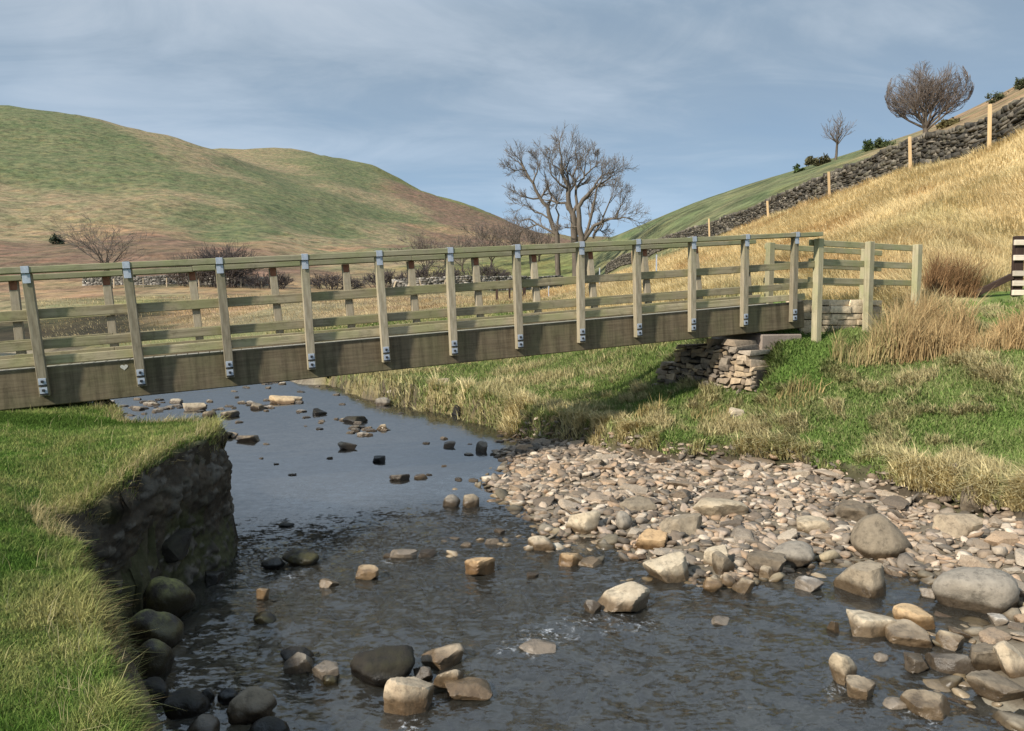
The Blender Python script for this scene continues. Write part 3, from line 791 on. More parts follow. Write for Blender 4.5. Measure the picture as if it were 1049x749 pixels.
# stones of the gravel bar: individuals, sharing a few shapes
shapes = [rock_mesh('bar_stone', 900 + i, M['r_gravel'], (1, random.uniform(.5, .85), random.uniform(.12, .34)), sub=4, sharp=30.) for i in range(20)]
def free(px, py, r):
    return all((px - a) ** 2 + (py - b) ** 2 > (c * .8 + r * .7) ** 2 for a, b, c in occupied)
cand = []
cp = np.array([(random.uniform(470, 1060), random.uniform(440, 740)) for _ in range(9000)])
cw = np.array([PZ(q[0], q[1], .05) for q in cp]); cz_, cd, cb = ground_all(cw[:, 0], cw[:, 1])
for (ppx, ppy), p, zz, dd, bb in zip(cp, cw, cz_, cd, cb):
    if len(cand) >= 250: break
    if p[1] > 15.5 or dd < .25 or bb < (-.02 if ppy < 600 else -.075): continue
    s = random.uniform(.14, .27) if len(cand) < 34 else (random.random() ** 2.6 * .16 + .065) * (1.15 if ppx > 850 and ppy > 560 else 1)
    if ppy > 600: s *= .8
    if not free(p[0], p[1], s): continue
    occupied.append((p[0], p[1], s * .8)); cand.append((p[0], p[1], zz, s))
for (px, py, z, s) in cand:
    o = link('bar_stone', random.choice(shapes), loc=(px, py, z + s * .16))
    k = s * random.uniform(.85, 1.15)
    o.scale = (k, k, k * random.uniform(.7, 1.2)); o.rotation_euler = (random.uniform(-.25, .25), random.uniform(-.25, .25), random.uniform(0, TAU))
    tag(o, 'angular tan or grey stone lying loose among others of the gravel bar', 'stone', 'stones of the gravel bar')

# small stones of the two shoals up under the bridge, and loose ones in the stream
shp2 = [rock_mesh('stream_stone', 950 + i, M['r_wetmix'], (1, random.uniform(.6, .9), random.uniform(.35, .6)), sub=3, planes=12, sharp=20.) for i in range(8)]
def strew(pts, lab, grp):
    for (px, py, w) in pts:
        p = PZ(px, py, 0); s = w * p[1] / F / 2
        o = link('stream_stone', random.choice(shp2), loc=(p[0], p[1], s * .06 + max(0, gz(p[0], p[1])) * .8))
        o.scale = (s, s, s * random.uniform(.7, 1.1)); o.rotation_euler = (0, 0, random.uniform(-.6, .6)); tag(o, lab, 'stone', grp)
def cloud(cx, cy_, rx, ry, n, w0, w1): return [(cx + random.gauss(0, rx), cy_ + random.gauss(0, ry), random.uniform(w0, w1)) for _ in range(n)]
strew(cloud(170, 418, 30, 5, 34, 6, 14), 'small pinkish stone in the shoal beyond the left turf', 'stones of the upstream shoal')
strew(cloud(365, 440, 15, 4, 14, 8, 15), 'small stone in the little shoal in midstream', 'stones of the little midstream shoal')
strew(cloud(284, 414, 16, 3, 12, 8, 14), 'small stone in the shoal under the bridge', 'stones of the far midstream shoal')
strew([(random.uniform(210, 345), random.uniform(386, 398), random.uniform(5, 14)) for _ in range(20)], 'small stone in the far water below the bridge beam', 'stones in the far water')
strew([(random.uniform(40, 130) - 40, random.uniform(351, 358), random.uniform(4, 10)) for _ in range(16)], 'small stone of the distant shingle seen between the bridge rails', 'stones of the distant shingle')
strew([(random.uniform(215, 500), 392 + abs(random.gauss(0, 26)), random.uniform(4, 10)) for _ in range(46)], 'small stone scattered in the open stream', 'stones scattered in the stream')
strew([(300, 487, 10), (338, 470, 8), (327, 440, 9), (440, 487, 8), (470, 492, 10), (486, 493, 12), (498, 497, 9), (455, 478, 7), (480, 466, 12), (505, 466, 7), (437, 455, 9), (345, 405, 10), (330, 432, 9), (314, 428, 10), (268, 470, 7), (232, 468, 7), (513, 447, 8), (512, 453, 12), (515, 472, 11),
       (478, 560, 16), (466, 553, 14), (505, 556, 18), (512, 545, 16), (455, 556, 12), (545, 590, 16), (420, 565, 10), (398, 570, 14)], 'small stone scattered in the open stream', 'stones scattered in the stream')

# pebbles and bed stones: one mass
def pebbles(name, n, test, smin, smax, pal, flat=(.22, .55), xr=(-4, 8), yr=(3, 17), lift=.2, pw=2.0):
    xs, ys = rng.uniform(*xr, n * 4), rng.uniform(*yr, n * 4)
    vis = np.abs(xs / ys) < .72
    xs, ys = xs[vis], ys[vis]
    z, d, b = ground_all(xs, ys)
    ok = test(xs, ys, z, d, b)
    xs, ys, z = xs[ok][:n], ys[ok][:n], z[ok][:n]
    n = len(xs)
    s = smin + (smax - smin) * rng.random(n) ** pw
    Vs, Fs, Cs = [], [], []
    protos = [rock_shape(400 + i, 2, sharp=44., rough=.03) for i in range(16)]
    pal = np.array(pal)
    off = 0
    for i in range(n):
        v, f = protos[i % 16]
        a = rng.uniform(0, TAU); ca, sa = math.cos(a), math.sin(a)
        sc = s[i] * np.array([1, rng.uniform(.6, .95), rng.uniform(*flat)])
        w = v * sc
        tx = rng.normal(0, .33)
        wz_ = w[:, 2] + tx * w[:, 0]
        w = np.c_[w[:, 0] * ca - w[:, 1] * sa + xs[i], w[:, 0] * sa + w[:, 1] * ca + ys[i], wz_ + z[i] + s[i] * lift]
        Vs.append(w); Fs.append(f + off); off += len(v)
        Cs.append(np.repeat((pal[rng.integers(len(pal))] * rng.uniform(.75, 1.25))[None], len(v), 0))
    me = mesh_np(name, np.concatenate(Vs), [np.concatenate(Fs)], M['pebble'], False, np.concatenate(Cs))
    return link(name, me)
PAL = [(.16, .122, .088), (.26, .195, .135), (.35, .27, .195), (.42, .345, .26), (.19, .155, .118), (.33, .23, .15), (.12, .10, .078), (.29, .225, .17)]
tag(pebbles('gravel', 7500, lambda x, y, z, d, b: (d > .06) & (x > -.6) & (b > -.035 + .03 * fbm(x * 2, y * 2)), .018, .095, PAL, xr=(-.6, 8), yr=(6, 16), pw=2.4), kind='stuff')
PALB = [(.22, .185, .135), (.34, .285, .21), (.46, .40, .31), (.15, .125, .085), (.28, .225, .145)]
tag(pebbles('riverbed_pebbles', 3200, lambda x, y, z, d, b: (d > .45) & (b < .0), .03, .16, PALB, xr=(-3.5, 6), yr=(3.3, 12), lift=.0, pw=1.8), kind='stuff')

# ------------------------------------------------------------------ BRIDGE
near_b = [(47, 403), (146, 394), (236, 387), (319, 379), (395, 372), (464, 365), (531, 359), (594, 352), (652, 346), (707, 340), (760, 334), (810, 328)]
hts = [128, 123, 119, 114, 110, 106, 103, 99, 96, 93, 90, 88]
PH = 1.55
pts3 = np.array([P(px, py, F * PH / hh) for (px, py), hh in zip(near_b, hts)])
c0 = pts3.mean(0); dirv = np.linalg.svd(pts3 - c0)[2][0]; dirv *= np.sign(dirv[0])
A = Vector(dirv).normalized()
inw = Vector((-A.y, A.x, 0)).normalized()          # away from the camera
UPB = A.cross(inw).normalized()
org = Vector(c0 + dirv * (np.dot(pts3[0] - c0, dirv)))
def t_on(px, py, yin=0.0, v=0.0):
    """distance along the bridge where the sight line meets the plane yin metres inwards"""
    d = Vector(ray(px, py)); o = Vector((0, 0, CAM_H)); p0 = org + inw * yin
    s = (p0 - o).dot(inw) / d.dot(inw); return (o + d * s - org).dot(A)
t_near = [t_on(*p) for p in near_b]
step = (t_near[-1] - t_near[0]) / 11
t_near = [t_near[0] - step * 3, t_near[0] - step * 2, t_near[0] - step] + t_near
WID = 1.2
t_far = [t_on(px, 283 - (px - 10) * .048, WID) for px in (10, 108, 197, 281, 355, 423, 489, 549, 608, 664, 717, 768)]
t_far = [t_far[0] - step * 2, t_far[0] - step] + t_far
tL = t_near[0] - .6
t_end_beam = t_on(824, 320); t_end_rail = t_on(833, 242)
t_end_far = t_on(777, 248, WID)

bridge = empty('footbridge', 'long timber footbridge with dark plank beams and post-and-rail parapets crossing the stream', 'footbridge')
MW = Matrix((A, inw, UPB)).transposed().to_4x4(); MW.translation = org
bridge.matrix_world = MW
def part(name, mb, mat, parent=bridge): return link(name, mb.mesh(name, mat), parent)
BT, BB = .35, -.13
for y0, y1 in ((0, .15), (WID - .15, WID)):
    b = MB(); b.box(tL, t_end_beam, y0, y1, BB, BT, bev=.012)
    beam = part('beam', b, M['beam'])
    if y0 == 0:
        # heart shaped pale mark on the near beam
        tp = t_on(127, 374); n = 40; pts = []
        for k in range(n):
            a = TAU * k / n
            pts.append((16 * math.sin(a) ** 3, 13 * math.cos(a) - 5 * math.cos(2 * a) - 2 * math.cos(3 * a) - math.cos(4 * a)))
        s = .045 / 16
        bm = bmesh.new(); vs = [bm.verts.new((tp + p[0] * s, -.004, .265 + p[1] * s * .9)) for p in pts]
        f = bm.faces.new(vs); r = bmesh.ops.extrude_face_region(bm, geom=[f])
        bmesh.ops.translate(bm, vec=(0, .003, 0), verts=[q for q in r['geom'] if isinstance(q, bmesh.types.BMVert)])
        bmesh.ops.recalc_face_normals(bm, faces=bm.faces)
        me = bpy.data.meshes.new('heart_mark'); bm.to_mesh(me); bm.free(); me.materials.append(M['heart'])
        link('heart_mark', me, beam)
b = MB(); t = tL
while t < t_end_beam - .1:
    b.box(t, t + .138, .155, WID - .155, BT - .075, BT - .028, bev=.004); t += .147
part('deck', b, M['deck'])
b = MB()
for k in range(5):
    t = tL + .4 + k * (t_end_beam - tL - .8) / 4; b.box(t, t + .1, .155, WID - .155, BT - .25, BT - .08)
part('cross_bearers', b, M['beam'])
TOP = 1.50
SPL = .13
def rail_board(name, z0, z1, y0, y1, ta, tb, mat, cuts):
    b = MB(); c = [ta] + [q for q in cuts if ta + .3 < q < tb - .3] + [tb]
    for i in range(len(c) - 1):
        dz = random.uniform(-.006, .006)
        b.box(c[i] + .0015, c[i + 1] - .0015, y0, y1, z0 + dz, z1 + dz, bev=.006)
    return part(name, b, mat)
shn = lambda v: -SPL * v / TOP                       # outward lean of the near parapet
for (z0, z1) in ((.945, 1.065), (.575, .69), (.385, .495)):
    zc = (z0 + z1) / 2
    e = {.945: t_end_rail, .575: t_end_rail, .385: t_end_beam}[z0]
    rail_board('rail', z0, z1, shn(zc) + .001, shn(zc) + .046, tL, e, M['rail'], t_near[2::2])
    rail_board('rail', z0, z1, WID - shn(zc) - .046, WID - shn(zc) - .001, tL, t_end_far, M['rail'], t_far[1::2])
rail_board('handrail', TOP, TOP + .075, shn(TOP) - .125, shn(TOP) + .075, tL, t_end_rail, M['handrail'], t_near[2::3])
rail_board('handrail', TOP, TOP + .075, WID - shn(TOP) - .075, WID - shn(TOP) + .125, tL, t_end_far, M['handrail'], t_far[1::3])

def post_proto(side):
    """side -1: near parapet, +1: far parapet; origin at the foot of the post on the beam's outer face"""
    s = side
    b = MB(); ya, yb = (-.10, -.002) if s < 0 else (.002, .10)
    b.box(-.055, .055, ya, yb, 0, TOP - .002, shear=(0, s * SPL), bev=.006)
    p = link('post', b.mesh('post', M['post']), bridge)
    subs = []
    b = MB(); o = s * SPL
    if s < 0:
        b.box(-.042, .042, ya + o - .009, ya + o - .003, TOP - .12, TOP - .004, bev=.002)                       # outer strap
        b.box(-.042, .042, o - .128, o + .078, TOP + .078, TOP + .084, bev=.002)                              # strap over the rail
        b.box(-.042, .042, o - .135, o - .129, TOP + .0, TOP + .084, bev=.002)
        subs.append(link('cap_bracket', b.mesh('cap_bracket', M['galv']), p))
        for zc in (.075, .185):
            b = MB(); yy = -SPL * zc / TOP - .1
            b.box(-.042, .042, yy - .010, yy - .002, zc - .040, zc + .040, bev=.002)
            q = link('bolt_plate', b.mesh('bolt_plate', M['galv']), p); subs.append(q)
            b = MB(); b.box(-.016, .016, yy - .026, yy - .0105, zc - .016, zc + .016, bev=.004)
            b.box(-.05, .05, yy - .008, yy - .002, zc - .056, zc - .043, bev=.001)
            subs.append(link('bolt', b.mesh('bolt', M['bolt']), p))
    else:
        b.box(-.045, .045, ya + o - .011, ya + o - .005, TOP - .13, TOP - .004, bev=.002)
        subs.append(link('cap_bracket', b.mesh('cap_bracket', M['rust']), p))
    return p, subs
for side, ts, yoff in ((-1, t_near, 0), (1, t_far, WID)):
    p0, subs = post_proto(side)
    for i, t in enumerate(ts):
        if i == 0:
            p = p0
        else:
            p = p0.copy(); COL.objects.link(p); p.parent = bridge
            for q in subs:
                c = q.copy(); COL.objects.link(c); c.parent = p
        p.location = (t, yoff, 0)
        p.rotation_euler = (0, random.uniform(-.014, .014), 0)

# ------------------------------------------------------------------ approach fences at the right end
def post_rail_fence(name, label, posts, rails, rail_over, mat_p, mat_r, ph, behind=True, group=None, pw=.13):
    """posts: world (x, y, ztop); rails: drops below the post top; rails run on the far side of the posts"""
    a, b_ = Vector(posts[0]), Vector(posts[-1])
    ax = (b_ - a).normalized(); iy = Vector((-ax.y, ax.x, 0)).normalized(); uz = ax.cross(iy)
    root = empty(name, label, 'fence', group=group)
    m = Matrix((ax, iy, uz)).transposed().to_4x4(); m.translation = a; root.matrix_world = m
    inv = m.inverted()
    for p in posts:
        q = inv @ Vector(p); b = MB(); g = gz(p[0], p[1])
        b.box(q.x - pw / 2, q.x + pw / 2, -pw, -.002, -(p[2] - g) - .2, q.z, bev=.008); link('post', b.mesh('post', mat_p), root)
    L = (b_ - a).length
    for d, h in rails:
        b = MB(); b.box(-rail_over[0], L + rail_over[1], .001, .05, -d - h, -d, bev=.006); link('rail', b.mesh('rail', mat_r), root)
    return root
fn = [P(836, 245, 13.95), P(888, 248, 14.5), P(937, 251, 15.05)]
post_rail_fence('approach_fence', 'weathered three-post rail fence in front of the pale stone wing wall', fn, [(.01, .11), (.35, .12), (.69, .11)], (.13, .24), M['fencepost'], M['fencerail'], 1.5)
ff = [P(787, 249, 15.25), P(884, 255, 16.2)]
post_rail_fence('approach_fence', 'two-post rail fence beyond the path, half hidden behind the three-post fence', ff, [(.01, .11), (.345, .11), (.68, .11)], (.05, .56), M['fencepost'], M['fencerail'], 1.3)

# fence with pale rails at the right frame edge
root = empty('field_fence', 'dark-stained posts with pale horizontal rails and a dark diagonal brace at the right frame edge', 'fence', P(1041, 303, 15.8))
fp = P(1041, 303, 15.8); fz0 = gz(fp[0], fp[1])
for dx in (0, 2.2):
    b = MB(); b.box(dx - .085, dx + .085, -.07, .07, fz0 - fp[2] - .25, P(1041, 242, 15.8)[2] - fp[2], bev=.008); link('post', b.mesh('post', M['darkwood']), root)
for yt in (249, 264.5, 280.5, 290.5, 300):
    z = P(1041, yt, 15.8)[2] - fp[2]; b = MB(); b.box(-.15, 2.9, -.125, -.072, z - .055, z + .055, bev=.006); link('rail', b.mesh('rail', M['palewood']), root)
b = MB(); a0 = P(1002, 301, 15.7) - fp; a1 = P(1036, 283, 15.8) - fp
b.beam((a0[0], -.02, a0[2]), (a1[0], -.02, a1[2]), .09, .12); link('brace', b.mesh('brace', M['darkbrace']), root)

# ------------------------------------------------------------------ masonry
def stone_box(V, Fc, C, x0, x1, y0, y1, z0, z1, jit, col, M4):
    n = len(V)
    co = [(x0, y0, z0), (x1, y0, z0), (x1, y1, z0), (x0, y1, z0), (x0, y0, z1), (x1, y0, z1), (x1, y1, z1), (x0, y1, z1)]
    for c in co:
        p = M4 @ Vector((c[0] + random.uniform(-jit, jit), c[1] + random.uniform(-jit, jit), c[2] + random.uniform(-jit, jit)))
        V.append(p[:]); C.append(col)
    Fc.extend([[n + i for i in f] for f in ((0, 3, 2, 1), (4, 5, 6, 7), (0, 1, 5, 4), (1, 2, 6, 5), (2, 3, 7, 6), (3, 0, 4, 7))])

def masonry(name, a, b, top, bot, thick, ch, cl, jit, pal, label, cat, gap=.012, core=(.03, .026, .02), bev=0.02):
    """coursed stones on the vertical plane a->b (plan points); top(s), bot(s): heights at 0..1 along it"""
    ax = Vector((b[0] - a[0], b[1] - a[1], 0)); L = ax.length; ax.normalize(); iy = Vector((-ax.y, ax.x, 0))
    M4 = Matrix((ax, iy, Vector((0, 0, 1)))).transposed().to_4x4(); M4.translation = Vector((a[0], a[1], 0))
    V, Fc, C = [], [], []
    zmin = min(bot(k / 20) for k in range(21)); zmax = max(top(k / 20) for k in range(21))
    z = zmin
    while z < zmax:
        h = random.uniform(*ch); xx = random.uniform(-.1, 0)
        while xx < L:
            l = random.uniform(*cl); s = min(1, max(0, (xx + l / 2) / L))
            if z + h * .6 < top(s) and z + h > bot(s):
                c = random.choice(pal); k = random.uniform(.75, 1.25)
                stone_box(V, Fc, C, max(xx, 0) + gap, min(xx + l, L) - gap, random.uniform(-.04, .02), thick, z + gap / 2, z + h - gap / 2, jit, tuple(q * k for q in c), M4)
            xx += l
        z += h
    # dark core between the stones
    n = 24
    for k in range(n):
        s0, s1 = k / n, (k + 1) / n; t_ = min(top(s0), top(s1)) - ch[1] * .8
        if t_ > zmin + .05: stone_box(V, Fc, C, s0 * L + .004, s1 * L - .001, .06, thick - .05, zmin - .1, t_, 0, core, M4)
    me = mesh_np(name, V, [Fc], M['wallstone'], False, np.array(C))
    o = link(name, me)
    if bev:
        mod = o.modifiers.new('bevel', 'BEVEL'); mod.width = bev; mod.segments = 2; mod.limit_method = 'NONE'
    return tag(o, label, cat)
ABP = [(.24, .185, .13), (.32, .25, .175), (.17, .14, .11), (.38, .29, .19), (.26, .215, .165)]
masonry('stone_abutment', (2.35, 15.0), (4.12, 12.86), lambda s: .80 + 1.12 * float(smooth(.0, .55, np.array(s))) - .35 * float(smooth(.82, 1.0, np.array(s))) + .05 * math.sin(s * 31), lambda s: .55, .7, (.06, .13), (.10, .26), .038, ABP,
        'tumbledown dark stone abutment under the right end of the bridge', 'abutment', gap=.012, bev=.012)
WGP = [(.46, .37, .25), (.54, .44, .30), (.40, .32, .22), (.50, .40, .26)]
w0, w1 = P(823, 340, 14.05), P(905, 340, 14.62)
masonry('wing_wall', (w0[0], w0[1] + .12), (w1[0], w1[1] + .12), lambda s: 2.72 + .02 * math.sin(s * 9), lambda s: 1.85, .45, (.10, .15), (.22, .5), .012, WGP,
        'low pale coursed stone wing wall behind the three-post approach fence', 'wall', gap=.008, core=(.10, .085, .06), bev=.012)
# concrete bearing block under the beam end
q = P(797, 352, 13.75); b = MB(); b.box(-.42, .5, -.06, 1.4, -.35, .17, bev=.02)
o = link('bearing_block', b.mesh('bearing_block', M['concrete']), loc=(q[0], q[1], 1.87)); o.rotation_euler = (0, 0, math.atan2(A.y, A.x))
tag(o, 'pinkish concrete bearing block carrying the right end of the bridge beams', 'concrete block')

def dry_wall(name, line, height, thick, ch, cl, pal, label, cope=True, bev=0):
    """line: plan points; follows the ground"""
    pts = [np.array(p, float) for p in line]
    # resample
    out = [pts[0]]
    for p, q_ in zip(pts[:-1], pts[1:]):
        n = max(1, int(np.linalg.norm(q_ - p) / 1.0))
        out += [p + (q_ - p) * (k + 1) / n for k in range(n)]
    arr = np.array(out); zg = ground_all(arr[:, 0], arr[:, 1])[0]
    cum = np.r_[0, np.cumsum(np.linalg.norm(np.diff(arr, axis=0), axis=1))]
    V, Fc, C = [], [], []
    hv = lambda s: height * (1 + .10 * float(vnoise(np.array(s / 4.0), np.array(1.5))) )
    nr = int(height / ((ch[0] + ch[1]) / 2)) + 1
    for r in range(nr + (1 if cope else 0)):
        s = random.uniform(-.2, 0)
        while s < cum[-1] - .05:
            l = random.uniform(*cl)
            if cope and r == nr: l *= .55
            sm = min(max(s + l / 2, 0), cum[-1])
            xx = np.interp(sm, cum, arr[:, 0]); yy = np.interp(sm, cum, arr[:, 1]); zz = np.interp(sm, cum, zg)
            x2 = np.interp(min(sm + .4, cum[-1]), cum, arr[:, 0]); y2 = np.interp(min(sm + .4, cum[-1]), cum, arr[:, 1]); z2 = np.interp(min(sm + .4, cum[-1]), cum, zg)
            x1 = np.interp(sm - .4, cum, arr[:, 0]); y1 = np.interp(sm - .4, cum, arr[:, 1]); z1 = np.interp(sm - .4, cum, zg)
            ax = Vector((x2 - x1, y2 - y1, 0)).normalized(); iy = Vector((-ax.y, ax.x, 0))
            sl = (z2 - z1) / max(.01, math.hypot(x2 - x1, y2 - y1))
            ax2 = Vector((ax.x, ax.y, sl)).normalized()
            M4 = Matrix((ax2, iy, Vector((0, 0, 1)))).transposed().to_4x4(); M4.translation = Vector((xx, yy, zz))
            hh = hv(sm) / nr; tk = thick * (1 - .35 * r / nr)
            z0 = -.15 if r == 0 else r * hh
            c = random.choice(pal); k = random.uniform(.6, 1.4)
            top_ = (r + 1) * hh if r < nr else r * hh + random.uniform(.1, .26)
            stone_box(V, Fc, C, -l / 2 + .006, l / 2 - .006, -tk / 2 + random.uniform(-.05, .05), tk / 2 + random.uniform(-.05, .05), z0 + .004 + random.uniform(-.04, .04), top_ - .004 + random.uniform(-.04, .04), .05, tuple(q * k for q in c), M4)
            s += l
    me = mesh_np(name, V, [Fc], M['wallstone'], False, np.array(C))
    return tag(link(name, me), label, 'wall')
WP = [(.075, .066, .052), (.11, .095, .075), (.16, .14, .11), (.055, .05, .042), (.095, .085, .062)]
wl = [P(px, py, Y)[:2] for px, py, Y in [(1140, 95, 28), (1049, 135, 30), (1030, 145, 31), (985, 157, 33.6), (940, 168, 37), (895, 185, 40.3), (850, 201, 44), (815, 214, 49), (780, 226, 55), (750, 236, 61), (720, 246, 68), (690, 256, 77), (660, 266, 88), (640, 274, 98), (622, 281, 108)]]
dry_wall('dry_stone_wall', wl, 1.08, .62, (.10, .16), (.16, .5), WP, 'long dark dry stone wall climbing the golden hillside on the right')
WP2 = [(.17, .155, .13), (.23, .21, .18), (.13, .12, .10), (.27, .245, .21)]
dry_wall('dry_stone_wall', [P(px, 292, 111)[:2] for px in (86, 130, 180, 230, 275)], 1.05, .6, (.2, .32), (.3, .8), WP2, 'low pale grey dry stone wall far left across the valley behind the bridge')
dry_wall('dry_stone_wall', [P(px, py, Y)[:2] for px, py, Y in ((402, 303, 88), (440, 303, 88), (480, 302, 90), (530, 300, 95), (575, 296, 104))], 1.5, .7, (.2, .32), (.3, .8), WP2, 'pale tumbled dry stone wall with leaning props beyond the middle of the bridge')

# stakes along the hill wall
stake_px = [(1014, 142, 107, 30.4, 'pale new stake against the dark wall, nearest the right frame edge'), (933, 172, 140, 35.6, 'pale new stake against the dark wall below the round-crowned tree'), (850, 204, 176, 42, 'pale new stake against the dark wall below the thin tree'),
            (787, 233, 206, 51, 'leaning pale stake at the wall, second above the bridge handrail'), (727, 244, 224, 64, 'leaning pale stake at the wall just above the bridge handrail'), (648, 276, 257, 88, 'pale stake before the wall seen below the handrail right of the tall trees')]
for px, yb, yt, Y, lab in stake_px:
    p = P(px, yb, Y); z0 = gz(p[0], p[1]); p1 = P(px, yt, Y)
    b = MB(); b.box(-.055, .055, -.05, .05, z0 - p[2] - .2, p1[2] - p[2], shear=(-.10 if px < 1000 else -.05, 0), bev=.006)
    tag(link('fence_stake', b.mesh('fence_stake', M['newwood']), loc=p), lab, 'stake', 'new stakes along the hill wall')
# props and posts in the valley
for i, (px, lean) in enumerate([(384, .25), (401, .3), (415, .35), (434, -.3), (453, .25)]):
    p = P(px, 306, 86); z0 = gz(p[0], p[1]); b = MB(); b.box(-.08, .08, -.06, .06, z0 - p[2] - .1, z0 - p[2] + 1.5, shear=(lean * 1.6, 0), bev=0)
    tag(link('fence_prop', b.mesh('fence_prop', M['oldstake']), loc=p), 'pale leaning wooden prop in front of the tumbled pale wall', 'prop', 'leaning props at the tumbled wall')
for i, (px, hh, wd) in enumerate([(509, 1.7, .17), (522, 1.3, .15), (537, 1.5, .26)]):
    p = P(px, 309, 58); z0 = gz(p[0], p[1]); b = MB(); b.box(-wd / 2, wd / 2, -.1, .1, z0 - p[2] - .1, z0 - p[2] + hh, bev=0)
    tag(link('gate_post', b.mesh('gate_post', M['darkwood']), loc=p), ['dark wooden post, tallest and leftmost of three in the reddish grass', 'dark wooden post, middle and slimmest of three in the reddish grass', 'dark wooden post, widest and rightmost of three in the reddish grass'][i], 'post', 'dark posts beyond the bridge')
for px in (117, 147, 171, 204, 222, 247, 268):
    p = P(px, 297, 106); z0 = gz(p[0], p[1]); b = MB(); b.box(-.07, .07, -.07, .07, z0 - p[2] - .1, z0 - p[2] + 1.25, bev=0)
    tag(link('fence_post', b.mesh('fence_post', M['oldstake']), loc=p), 'thin pale fence post in front of the far left stone wall', 'post', 'fence posts at the far left wall')
for px, Y in ((562, 47), (614, 42), (672, 33)):
    p = P(px, 305, Y); z0 = gz(p[0], p[1]); b = MB(); b.box(-.025, .025, -.025, .025, z0 - p[2] - .1, z0 - p[2] + 1.15, bev=0)
    tag(link('fence_post', b.mesh('fence_post', M['galv']), loc=p), 'thin grey metal post standing in the golden grass behind the bridge', 'post', 'metal posts in the golden grass')

# ------------------------------------------------------------------ TREES
def tubes(segs, name, mat, sides):
    Vs, Fs, off = [], [], 0
    for pts, rad in segs:
        n = len(pts); pts = np.asarray(pts); k = sides if rad[0] > .05 else 3
        tg = np.gradient(pts, axis=0); tg /= np.linalg.norm(tg, axis=1)[:, None] + 1e-9
        ref = np.array([.31, .77, .2]) if abs(tg[0, 2]) > .8 else np.array([.1, .2, 1.0])
        a = np.cross(tg, ref); a /= np.linalg.norm(a, axis=1)[:, None] + 1e-9; b = np.cross(tg, a)
        ang = np.arange(k) * TAU / k
        ring = pts[:, None] + np.asarray(rad)[:, None, None] * (np.cos(ang)[None, :, None] * a[:, None] + np.sin(ang)[None, :, None] * b[:, None])
        Vs.append(ring.reshape(-1, 3))
        i = np.arange(n - 1)[:, None] * k + np.arange(k)[None]; j = np.arange(n - 1)[:, None] * k + (np.arange(k)[None] + 1) % k
        Fs.append(np.stack([i, j, j + k, i + k], -1).reshape(-1, 4) + off); off += n * k
    return mesh_np(name, np.concatenate(Vs), [np.concatenate(Fs)], mat, True)

def rvec(r): 
    v = r.normal(size=3); return v / np.linalg.norm(v)
def branch(segs, r, p, d, L, rad, lvl, maxl, up=.25, nch=(4, 6), ang=(.45, .95), wand=.22, shrink=(.5, .75), rmin=.02):
    n = 5 if lvl < maxl else 4
    pts = [p]; dd = d.copy()
    for i in range(n - 1):
        dd = dd + rvec(r) * wand + np.array([0, 0, up * .35]); dd /= np.linalg.norm(dd)
        pts.append(pts[-1] + dd * L / (n - 1))
    pts = np.array(pts); rads = np.maximum(np.linspace(rad, rad * .45, n), rmin)
    segs.append((pts, rads, lvl))
    if lvl >= maxl: return
    kids(segs, r, pts, rads, L, lvl, maxl, up, nch, ang, wand, shrink, rmin)
def kids(segs, r, pts, rads, L, lvl, maxl, up, nch, ang, wand, shrink, rmin, t0=.25):
    for c in range(int(r.integers(nch[0], nch[1] + 1))):
        t = r.uniform(t0, 1.0) if c else 1.0
        f = t * (len(pts) - 1); i = min(int(f), len(pts) - 2); q = pts[i] + (pts[i + 1] - pts[i]) * (f - i)
        tg = pts[i + 1] - pts[i]; tg /= np.linalg.norm(tg)
        perp = np.cross(tg, rvec(r)); perp /= np.linalg.norm(perp) + 1e-9
        a = r.uniform(*ang) * (.5 if c == 0 else 1); nd = tg * math.cos(a) + perp * math.sin(a)
        rr = np.interp(t, [0, 1], [rads[0], rads[-1]]) * r.uniform(.5, .8)
        branch(segs, r, q, nd, L * r.uniform(*shrink), max(rr, rmin), lvl + 1, maxl, up, nch, ang, wand, shrink, rmin)

def fit_segs(segs, base, H, Wd):
    """scale the grown branches about the foot so that crown height and width come out as measured"""
    b = np.array(base); allp = np.concatenate([q[0] for q in segs]) - b
    kz = H / np.percentile(allp[:, 2], 99.7); kx = Wd / (np.percentile(allp[:, 0], 99.5) - np.percentile(allp[:, 0], .5))
    return [((q[0] - b) * np.array([kx, kx, kz]) + b, q[1], q[2]) for q in segs]
def finish_tree(name, segs, base, label, cat, mat_t, mat_c, group=None, trunk_lvl=1, parts=('trunk', 'crown')):
    root = empty(name, label, cat, base, group)
    b = np.array(base)
    t = [(s[0] - b, s[1]) for s in segs if s[2] <= trunk_lvl]; c = [(s[0] - b, s[1]) for s in segs if s[2] > trunk_lvl]
    if t: link(parts[0], tubes(t, parts[0], mat_t, 6), root)
    if c: link(parts[1], tubes(c, parts[1], mat_c, 4), root)
    return root

